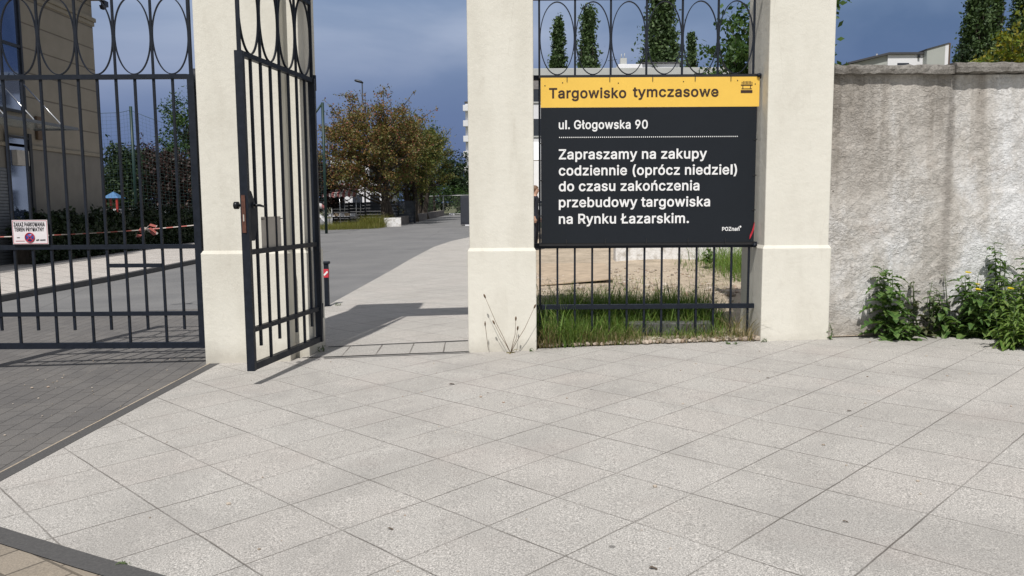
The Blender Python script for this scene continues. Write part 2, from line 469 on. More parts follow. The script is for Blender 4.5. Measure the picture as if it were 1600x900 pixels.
leafmat('petal_yellow', [(0.65, 0.50, 0.02), (0.75, 0.60, 0.03)], 0.3)
leafmat('seed_head', [(0.10, 0.06, 0.035), (0.16, 0.10, 0.06)], 0.1)
k = NT('bark')
k.col(k.ramp(k.noise(9, 5, 0.7, v=k.mapping(scale=(1, 1, 0.25))), [(0.3, (0.022, 0.017, 0.013)), (0.7, (0.07, 0.056, 0.044))])); k.rough(0.95)
k.bump(k.noise(12, 5, 0.7, v=k.mapping(scale=(1, 1, 0.25))), 0.7, 0.04)
M['bark'] = k.m
simple('stem_green', (0.06, 0.09, 0.03), 0.7)
simple('stem_dry', (0.20, 0.14, 0.09), 0.8)

# ------------------------------------------------------------------ mesh helpers
class MB:
    def __init__(s):
        s.v, s.f, s.smooth = [], [], []
    def add(s, vs, fs, smooth=False):
        b = len(s.v)
        s.v += [tuple(q) for q in vs]
        s.f += [tuple(b + i for i in q) for q in fs]
        s.smooth += [smooth] * len(fs)
        return s
    def box(s, x0, x1, y0, y1, z0, z1, bev=0.0, base=None):
        """box; base: function giving extra z per (x, y) for the bottom face"""
        if bev > 0:
            return s.bbox(x0, x1, y0, y1, z0, z1, bev, base)
        vs = [(x0, y0, z0), (x1, y0, z0), (x1, y1, z0), (x0, y1, z0), (x0, y0, z1), (x1, y0, z1), (x1, y1, z1), (x0, y1, z1)]
        if base:
            vs = [(a, b, base(a, b) - 0.05) if c_ == z0 else (a, b, c_) for a, b, c_ in vs]
        return s.add(vs, [(0, 3, 2, 1), (4, 5, 6, 7), (0, 1, 5, 4), (1, 2, 6, 5), (2, 3, 7, 6), (3, 0, 4, 7)])
    def bbox(s, x0, x1, y0, y1, z0, z1, bev, base=None):
        bm = bmesh.new()
        r = bmesh.ops.create_cube(bm, size=1.0)
        for q in bm.verts:
            q.co = Vector(((x0 + x1) / 2 + q.co.x * (x1 - x0), (y0 + y1) / 2 + q.co.y * (y1 - y0), (z0 + z1) / 2 + q.co.z * (z1 - z0)))
        bmesh.ops.bevel(bm, geom=bm.edges[:], offset=bev, segments=2, profile=0.5, affect='EDGES')
        if base:
            for q in bm.verts:
                if q.co.z < z0 + bev * 1.5:
                    q.co.z = base(q.co.x, q.co.y) - 0.05
        bm.verts.index_update()
        s.add([q.co[:] for q in bm.verts], [[q.index for q in f_.verts] for f_ in bm.faces])
        bm.free()
        return s
    def obox(s, c, ax, ay, az):
        """oriented box: centre and three half-axis vectors"""
        c, ax, ay, az = Vector(c), Vector(ax), Vector(ay), Vector(az)
        vs = [c + ax * i + ay * j + az * k_ for k_ in (-1, 1) for j, i in ((-1, -1), (-1, 1), (1, 1), (1, -1))]
        return s.add(vs, [(0, 3, 2, 1), (4, 5, 6, 7), (0, 1, 5, 4), (1, 2, 6, 5), (2, 3, 7, 6), (3, 0, 4, 7)])
    def bar(s, p, q, w, h=None, up=(0, 0, 1)):
        """square bar from p to q, w across, h along 'up'"""
        p, q = Vector(p), Vector(q)
        d = q - p
        L = d.length
        d.normalize()
        u = Vector(up)
        if abs(d.dot(u)) > 0.95:
            u = Vector((0, 1, 0))
        a = d.cross(u).normalized()
        b = a.cross(d).normalized()
        h = h or w
        return s.obox((p + q) / 2, d * (L / 2), a * (w / 2), b * (h / 2))
    def tube(s, pts, rad, n=8, closed=False, cap=True):
        pts = [Vector(p) for p in pts]
        N = len(pts)
        rs = rad if isinstance(rad, (list, tuple)) else [rad] * N
        prev = None
        vs, fs = [], []
        for i, p in enumerate(pts):
            if closed:
                d = (pts[(i + 1) % N] - pts[i - 1])
            else:
                d = pts[min(i + 1, N - 1)] - pts[max(i - 1, 0)]
            if d.length < 1e-9:
                d = Vector((0, 0, 1))
            d.normalize()
            if prev is None:
                u = Vector((0, 0, 1)) if abs(d.z) < 0.9 else Vector((1, 0, 0))
                a = d.cross(u).normalized()
            else:
                a = (prev - d * prev.dot(d)).normalized()
            prev = a
            b = d.cross(a)
            for j in range(n):
                t = 2 * PI * j / n
                vs.append(p + (a * math.cos(t) + b * math.sin(t)) * rs[i])
        M_ = N if closed else N - 1
        for i in range(M_):
            for j in range(n):
                a0, a1 = i * n + j, i * n + (j + 1) % n
                b0, b1 = ((i + 1) % N) * n + j, ((i + 1) % N) * n + (j + 1) % n
                fs.append((a0, b0, b1, a1))
        if cap and not closed:
            fs.append(tuple(range(n)))
            fs.append(tuple((N - 1) * n + j for j in range(n - 1, -1, -1)))
        return s.add(vs, fs, True)
    def lathe(s, c, prof, n=16, axis='z'):
        vs, fs = [], []
        c = Vector(c)
        for r_, z_ in prof:
            for j in range(n):
                t = 2 * PI * j / n
                a, b = r_ * math.cos(t), r_ * math.sin(t)
                vs.append(c + (Vector((a, b, z_)) if axis == 'z' else Vector((a, z_, b)) if axis == 'y' else Vector((z_, a, b))))
        for i in range(len(prof) - 1):
            for j in range(n):
                fs.append((i * n + j, i * n + (j + 1) % n, (i + 1) * n + (j + 1) % n, (i + 1) * n + j))
        fs.append(tuple(range(n - 1, -1, -1)))
        fs.append(tuple((len(prof) - 1) * n + j for j in range(n)))
        return s.add(vs, fs, True)
    def build(s, name, mat, parent=None, loc=None):
        me = bpy.data.meshes.new(name)
        L = Vector(loc) if loc is not None else (parent_origin(parent) if parent else Vector((0, 0, 0)))
        me.from_pydata([tuple(Vector(q) - L) for q in s.v], [], s.f)
        me.polygons.foreach_set('use_smooth', s.smooth)
        me.materials.append(M[mat] if isinstance(mat, str) else mat)
        me.update()
        o = bpy.data.objects.new(name, me)
        C.objects.link(o)
        if parent:
            o.parent = parent
        elif loc is not None:
            o.location = loc
        return o

def parent_origin(o):
    v = Vector((0, 0, 0))
    while o is not None:
        v += o.location
        o = o.parent
    return v
def tag(o, label, cat, group=None):
    o['label'] = label; o['category'] = cat
    if group:
        o['group'] = group
    return o
def thing(name, label, cat, loc, group=None):
    o = bpy.data.objects.new(name, None)
    C.objects.link(o)
    o.location = loc
    o.empty_display_size = 0.2
    return tag(o, label, cat, group)
def sheet(name, poly, off, mat, kind='structure'):
    bm = bmesh.new()
    bm.faces.new([bm.verts.new((x, y, 0)) for x, y in poly])
    bmesh.ops.bisect_plane(bm, geom=bm.verts[:] + bm.edges[:] + bm.faces[:], plane_co=(0, RAMP0, 0), plane_no=(0, 1, 0))
    for v_ in bm.verts:
        v_.co.z = G(v_.co.x, v_.co.y) + off
    bmesh.ops.recalc_face_normals(bm, faces=bm.faces[:])
    for f_ in bm.faces:
        if f_.normal.z < 0:
            f_.normal_flip()
    me = bpy.data.meshes.new(name)
    bm.to_mesh(me); bm.free()
    me.materials.append(M[mat])
    o = bpy.data.objects.new(name, me)
    C.objects.link(o)
    o['kind'] = kind
    return o
def np_mesh(name, V, nv, mat, parent=None, smooth=False):
    """faces of nv corners each, V shaped (faces*nv, 3)"""
    V = np.asarray(V, dtype=np.float32).reshape(-1, 3)
    if parent is not None:
        V = V - np.array(parent_origin(parent), dtype=np.float32)
    nf = len(V) // nv
    me = bpy.data.meshes.new(name)
    me.vertices.add(len(V)); me.loops.add(len(V)); me.polygons.add(nf)
    me.vertices.foreach_set('co', V.ravel())
    me.loops.foreach_set('vertex_index', np.arange(len(V), dtype=np.int32))
    me.polygons.foreach_set('loop_start', np.arange(0, len(V), nv, dtype=np.int32))
    me.polygons.foreach_set('loop_total', np.full(nf, nv, dtype=np.int32))
    me.materials.append(M[mat])
    me.update(calc_edges=True)
    o = bpy.data.objects.new(name, me)
    C.objects.link(o)
    if parent is not None:
        o.parent = parent
    return o
def leaves(P, size, rng, up=0.3, aspect=0.55, droop=0.0, D=None):
    """rhombic leaves centred on the points P -> (n*4, 3)"""
    n = len(P)
    d = rng.normal(size=(n, 3)) if D is None else D + rng.normal(size=(n, 3)) * 0.35
    d[:, 2] -= droop
    d /= np.linalg.norm(d, axis=1)[:, None] + 1e-9
    nrm = rng.normal(size=(n, 3)); nrm[:, 2] += up * 3
    a = np.cross(d, nrm); a /= np.linalg.norm(a, axis=1)[:, None] + 1e-9
    s_ = (size * rng.uniform(0.6, 1.3, n))[:, None]
    w = s_ * aspect * 0.5
    Q = np.stack([P - d * s_ * 0.5, P + a * w, P + d * s_ * 0.5, P - a * w], axis=1)
    return Q.reshape(-1, 3)

# ------------------------------------------------------------------ ground, paving
sheet('ground', [(-260, -40), (260, -40), (260, 420), (-260, 420)], -0.03, 'far_ground')
sheet('driveway', [(-14, -4), (-3.16, -4), (-3.16, 13.2), (-14, 13.2)], 0.0, 'grey_blocks')
sheet('driveway_edge', [(-3.16, -4), (-3.06, -4), (-3.06, 8.9), (-3.16, 8.9)], 0.006, 'kerb_stone')
sheet('driveway_joint', [(-3.172, -4), (-3.160, -4), (-3.160, 8.2), (-3.172, 8.2)], 0.009, 'bare_earth')
sheet('pavement', [(-3.06, -4), (14, -4), (14, 9.3), (2.72, 8.60), (0.22, 8.46), (-3.06, 8.3)], 0.004, 'granite_slab')
sheet('threshold', [(-2.25, 8.33), (-0.42, 8.40), (-0.42, 9.02), (-2.25, 8.96)], 0.012, 'sill_slab')
pe = [(507, 481), (530, 468), (570, 446), (602, 428), (640, 406), (678, 386), (705, 377), (735, 370.5)]
edge = [(gpt(*q).x, gpt(*q).y) for q in pe]
sheet('road', [(-10.1, 13.2), (-2.3, 13.2), (-0.2, 48), (-3.0, 94), (-30, 94), (-24, 56), (-24, 41.1), (-10.0, 41.1)], -0.006, 'asphalt')
sheet('path', [(-2.35, 8.9), (-0.30, 9.0), (-0.30, 60), (-1.5, 60)] + edge[::-1] + [(-3.15, 10.5)], 0.010, 'path_slab')
# dark joint strips either side of the threshold
for nm, (a, b) in {'threshold_joint': ((505, 561.5), (733, 552.5))}.items():
    p, q = gpt(*a), gpt(*b)
    sheet('threshold_joint', [(p.x, p.y), (q.x, q.y), (q.x, q.y + 0.035), (p.x, p.y + 0.035)], 0.016, 'kerb_stone')
p, q = gpt(512, 544.5), gpt(731, 534.5)
sheet('threshold_joint', [(p.x, p.y), (q.x, q.y), (q.x, q.y + 0.05), (p.x, p.y + 0.05)], 0.016, 'kerb_stone')
# the footway kerb that cuts across the near left corner
def kl(t, off):
    a, b = Vector((-2.59, 3.86)), Vector((-1.56, 3.29))
    d = (b - a).normalized(); n_ = Vector((d.y, -d.x))
    q_ = a + d * t + n_ * off - n_ * (0.012 * (t - 0.6) ** 2 if abs(t) < 6 else 0)
    return (q_.x, q_.y)
ts = [-4, -2, -1, -0.4, 0.2, 0.8, 1.4, 2, 3, 5]
sheet('kerb_strip', [kl(t, 0) for t in ts] + [kl(t, 0.115) for t in ts[::-1]], 0.014, 'kerb_stone')
sheet('footway', [kl(t, 0.115) for t in ts] + [kl(5, 8), kl(-4, 8)], 0.010, 'sand_blocks')
# left pavement with a real kerb
sheet('left_pavement', [(-10.14, 13.3), (-10.14, 41), (-24, 41), (-24, 13.3)], 0.12, 'side_slab')
kb = MB()
for y0, y1 in ((13.3, 20), (20, 41)):
    x0, x1 = -10.14, -9.98
    vs = [(x, y, G(x, y) + z) for x, y, z in ((x0, y0, -0.1), (x1, y0, -0.1), (x1, y1, -0.1), (x0, y1, -0.1), (x0, y0, 0.125), (x1, y0, 0.12), (x1, y1, 0.12), (x0, y1, 0.125))]
    kb.add(vs, [(0, 3, 2, 1), (4, 5, 6, 7), (0, 1, 5, 4), (1, 2, 6, 5), (2, 3, 7, 6), (3, 0, 4, 7)])
kb.build('kerb', 'kerb_stone')['kind'] = 'structure'
# yard behind the sign
def yz(x, y):
    t = min(1, max(0, (y - 10.5) / 7.0)); t = t * t * (3 - 2 * t)
    return G(x, y) + 0.02 + 0.26 * t + 0.03 * math.sin(x * 2.1 + y) * math.sin(y * 1.7) * min(1, max(0, y - 9.2))
mb = MB()
xs = [-0.28 + i * 0.4 for i in range(72)]; ys = [8.55 + j * 0.4 for j in range(75)]
mb.add([(x, y, yz(x, y)) for y in ys for x in xs], [(j * 72 + i, j * 72 + i + 1, (j + 1) * 72 + i + 1, (j + 1) * 72 + i) for j in range(74) for i in range(71)], True)
mb.build('yard', 'bare_earth')['kind'] = 'structure'

# ------------------------------------------------------------------ gate pillars
def pillar(label, x0, x1, yf, depth, top, extra=None, lintel=None):
    base = Vector(((x0 + x1) / 2, yf + depth / 2, G((x0 + x1) / 2, yf)))
    t = thing('gate_pillar', label, 'pillar', base, 'cream rendered gate pillars')
    o = 0.022
    def solid(a, b, c_, d, z0, z1, bev, ground=False):
        m = MB(); m.bbox(a, b, c_, d, z0, z1, bev, G if ground else None)
        return m
    sh = solid(x0, x1, yf, yf + depth, 1.09, top, 0.012)
    pl = solid(x0 - o, x1 + o, yf - o, yf + depth + o, 0.0, 1.075, 0.010, True)
    if extra:
        ex, ey = extra
        sh.bbox(x1 - 0.02, ex, ey, yf + depth - 0.005, 1.09, top - 0.1, 0.010)
        pl.bbox(x1 - 0.02, ex + 0.018, ey - 0.018, yf + depth + o - 0.006, 0.0, 1.071, 0.010, G)
    sh.build('shaft', 'cream_render', t)
    pl.build('plinth', 'cream_render', t)
    ld_ = MB()                                  # chamfered ledge between plinth and shaft
    def ledge(a, b, c_, d, dz=0.0):
        z0, z1 = 1.070 + dz, 1.105 + dz
        q0 = [(a - o, c_ - o, z0), (b + o, c_ - o, z0), (b + o, d + o, z0), (a - o, d + o, z0)]
        q1 = [(a - 0.002, c_ - 0.002, z1), (b + 0.002, c_ - 0.002, z1), (b + 0.002, d + 0.002, z1), (a - 0.002, d + 0.002, z1)]
        ld_.add(q0 + q1, [(0, 3, 2, 1), (4, 5, 6, 7), (0, 1, 5, 4), (1, 2, 6, 5), (2, 3, 7, 6), (3, 0, 4, 7)])
    ledge(x0, x1, yf, yf + depth)
    if extra:
        ledge(x1 - 0.02, extra[0] - 0.004, extra[1] + 0.004, yf + depth - 0.006, -0.004)
    ld_.build('ledge', 'cream_render', t)
    cp = MB()
    cp.bbox(x0 - 0.06, x1 + 0.06, yf - 0.06, yf + depth + 0.06, top - 0.25, top - 0.12, 0.015)
    cp.bbox(x0 - 0.12, x1 + 0.12, yf - 0.12, yf + depth + 0.12, top - 0.118, top + 0.02, 0.02)
    cp.build('cap', 'cream_render', t)
    if lintel:
        m = MB(); m.bbox(*lintel, 0.015)
        m.build('lintel', 'cream_render', t)
    return t
pillar('wide cream rendered pillar between the closed driveway gate and the open gate leaf', -3.185, -2.335, 8.2, 0.90, 5.75, (-2.185, 8.40), (-2.19, -0.46, 8.50, 8.85, 4.36, 5.15))
pillar('cream rendered pillar left of the yellow and black sign, weed stalks at its foot', -0.445, 0.236, 8.37, 0.72, 5.55)
pillar('cream rendered pillar standing between the sign and the old concrete wall', 2.703, 3.393, 8.50, 0.74, 5.55)

# ------------------------------------------------------------------ iron gates
def ellipse(c, ax, az, a, b, n=40):
    c, ax, az = Vector(c), Vector(ax), Vector(az)
    return [c + ax * (a * math.cos(2 * PI * i / n)) + az * (b * math.sin(2 * PI * i / n)) for i in range(n)]
def ring(parent, c, ax, a=0.186, b=0.372):
    """flat strap bent into an oval"""
    ax = Vector(ax).normalized()
    nn = ax.cross(Vector((0, 0, 1)))
    n = 48
    vs, fs = [], []
    for i in range(n):
        t = 2 * PI * i / n
        for k_, (dr, dn) in enumerate(((0, -0.010), (0, 0.010), (-0.010, 0.010), (-0.010, -0.010))):
            vs.append(Vector(c) + ax * ((a + dr) * math.cos(t)) + Vector((0, 0, 1)) * ((b + dr) * math.sin(t)) + nn * dn)
    for i in range(n):
        j = (i + 1) % n
        for k_ in range(4):
            l_ = (k_ + 1) % 4
            fs.append((i * 4 + k_, j * 4 + k_, j * 4 + l_, i * 4 + l_))
    m = MB(); m.add(vs, fs, False)
    return m.build('ring', 'iron_paint', parent)
ZT, Z2, Z3, ZB = 2.875, 1.150, 0.450, 0.115
def leaf(t, H, d, L, nb, z_off=0.0, bottom=True):
    """one gate leaf: hinge point H on plan, direction d, length L, nb bars"""
    H = Vector((*H, 0)); d = Vector((*d, 0)).normalized()
    P = lambda u, z: H + d * u + Vector((0, 0, z + z_off))
    for u in (0.0, L):
        m = MB(); m.bar(P(u, ZB - 0.03), P(u, ZT + 0.02), 0.07, 0.06)
        m.build('stile', 'iron_paint', t)
        m = MB(); m.bar(P(u, ZT + 0.021), P(u, 4.22), 0.03)
        m.build('upper_stile', 'iron_paint', t)
    for z, w, h_ in ((ZB, 0.05, 0.06), (Z3, 0.045, 0.042), (Z2, 0.045, 0.045), (ZT, 0.055, 0.045), (3.665, 0.04, 0.035), (4.22, 0.04, 0.04)):
        m = MB(); m.bar(P(0.036 if z < 3 else 0, z), P(L - 0.036 if z < 3 else L, z), w, h_)
        m.build('rail', 'iron_paint', t)
    step = L / (nb + 1)
    for i in range(1, nb + 1):
        long_ = i % 2 == 0
        m = MB(); m.bar(P(i * step, ZB + 0.03 if long_ else Z3 - 0.17), P(i * step, ZT - 0.023), 0.023, 0.023, d)
        m.build('bar', 'iron_paint', t)
        if long_:
            m = MB(); m.bar(P(i * step, ZT + 0.023), P(i * step, 4.20), 0.021, 0.021, d)
            m.build('upper_bar', 'iron_paint', t)
    for i in range(1, nb + 2, 2):
        ring(t, P(i * step, ZT + 0.022 + 0.384), d, step - 0.006, 0.384)
    return P

GY = 8.25
t = thing('driveway_gate', 'closed dark iron driveway gate with oval rings, white no parking plate wired to it', 'gate', on(-4.3, GY), 'dark iron gates with oval rings')
P = leaf(t, (-3.245, GY), (-1, 0), 2.30, 11)
m = MB(); m.bar(P(0.395, 0.955), P(0.955, 0.955), 0.03, 0.04); m.build('crossbar', 'iron_paint', t)
m = MB(); m.tube([P(-0.04, 2.78), P(-0.04, 2.95)], 0.03, 10); m.build('hinge', 'iron_paint', t)
m = MB(); m.bar(P(2.36, 0.02), P(2.36, 4.5), 0.14, 0.05); m.build('closing_strip', 'iron_paint', t)

t = thing('gate_leaf', 'open dark iron gate leaf with rusty lock plate, swung out before the wide pillar', 'gate', on(-2.1, 8.58), 'dark iron gates with oval rings')
Hh, Fr = Vector((-2.105, 8.58)), Vector((-2.345, 7.04))
dL = (Fr - Hh).normalized(); LL = (Fr - Hh).length
P = leaf(t, Hh, dL, LL, 7, 0.0)
d3 = Vector((dL.x, dL.y, 0)); side = Vector((dL.y, -dL.x, 0))   # side points away from the camera-right
if side.x > 0:
    side = -side
for z in (0.42, 2.86):
    m = MB(); m.tube([P(-0.055, z - 0.08), P(-0.055, z + 0.08)], 0.028, 10); m.build('hinge', 'iron_paint', t)
# lock case, rusty plate, knob and lever
lk = MB()
prof = [(LL - 0.036, 1.70), (LL - 0.075, 1.69), (LL - 0.165, 1.55), (LL - 0.165, 1.36), (LL - 0.11, 1.25), (LL - 0.036, 1.25)]
n = len(prof)
vs = [P(u, z) + side * s_ for s_ in (-0.022, 0.022) for u, z in prof]
lk.add(vs, [tuple(range(n)), tuple(range(2 * n - 1, n - 1, -1))] + [(i, n + i, n + (i + 1) % n, (i + 1) % n) for i in range(n)])
lock = lk.build('lock_case', 'iron_paint', t)
m = MB(); m.obox(P(LL + 0.0365, 1.49), d3 * 0.002, side * 0.018, Vector((0, 0, 0.165))); m.build('rust_plate', 'rust_plate', lock)
m = MB(); m.obox(P(LL + 0.0395, 1.455), d3 * 0.002, side * 0.005, Vector((0, 0, 0.03))); m.build('latch', 'grey_plate', lock)
m = MB(); c0 = P(LL - 0.02, 1.565)
m.tube([c0 + side * 0.03, c0 + side * 0.075, c0 + side * 0.078, c0 + side * 0.11, c0 + side * 0.115], [0.012, 0.012, 0.034, 0.034, 0.02], 14)
m.build('knob', 'dark_handle', lock)
m = MB(); c0 = P(LL - 0.10, 1.565)
m.tube([c0 - side * 0.022, c0 - side * 0.03], 0.026, 14)
m.tube([c0 - side * 0.03, c0 - side * 0.065, c0 - side * 0.075 - d3 * 0.02, c0 - side * 0.075 - d3 * 0.11 - Vector((0, 0, 0.012))], [0.011, 0.011, 0.012, 0.009], 10)
m.build('handle', 'dark_handle', lock)
# small grey sheet wired between the bars
m = MB(); m.obox(P(LL - 0.49, 1.315), d3 * 0.20, side * 0.002, Vector((0, 0, 0.145)))
pl = m.build('grey_plate', 'grey_plate', t)
for u in (LL - 0.69, LL - 0.29):
    m = MB(); m.tube([P(u - 0.03, 1.44) - side * 0.016, P(u + 0.03, 1.44) - side * 0.016], 0.005, 6)
    m.build('wire', 'dark_handle', pl)

# fixed railing panel between the second and third pillars
FY = 8.75
t = thing('railing', 'fixed dark iron railing panel carrying the market sign, grass growing through its bars', 'railing', on(1.46, FY))
xr0, stp = 0.311, 0.192
for z, h_ in ((2.915, 0.05), (1.105, 0.06), (0.425, 0.05), (3.745, 0.035), (4.25, 0.04)):
    m = MB(); m.bar((0.243, FY, z), (2.695, FY, z), 0.045, h_); m.build('rail', 'iron_paint', t)
for i in range(13):
    m = MB(); m.bar((xr0 + i * stp, FY, 0.06), (xr0 + i * stp, FY, 2.889), 0.021); m.build('bar', 'iron_paint', t)
for j in range(7):
    m = MB(); m.bar((xr0 + j * 2 * stp, FY, 2.942), (xr0 + j * 2 * stp, FY, 4.23), 0.021); m.build('upper_bar', 'iron_paint', t)
for j in range(6):
    ring(t, (xr0 + (2 * j + 1) * stp, FY, 2.942 + 0.385), (1, 0, 0), 0.188, 0.385)
for z in (2.92, 1.10):
    m = MB(); m.tube([(2.66, FY - 0.075, z), (2.66, FY - 0.02, z)], 0.022, 10); m.build('bolt', 'iron_paint', t)

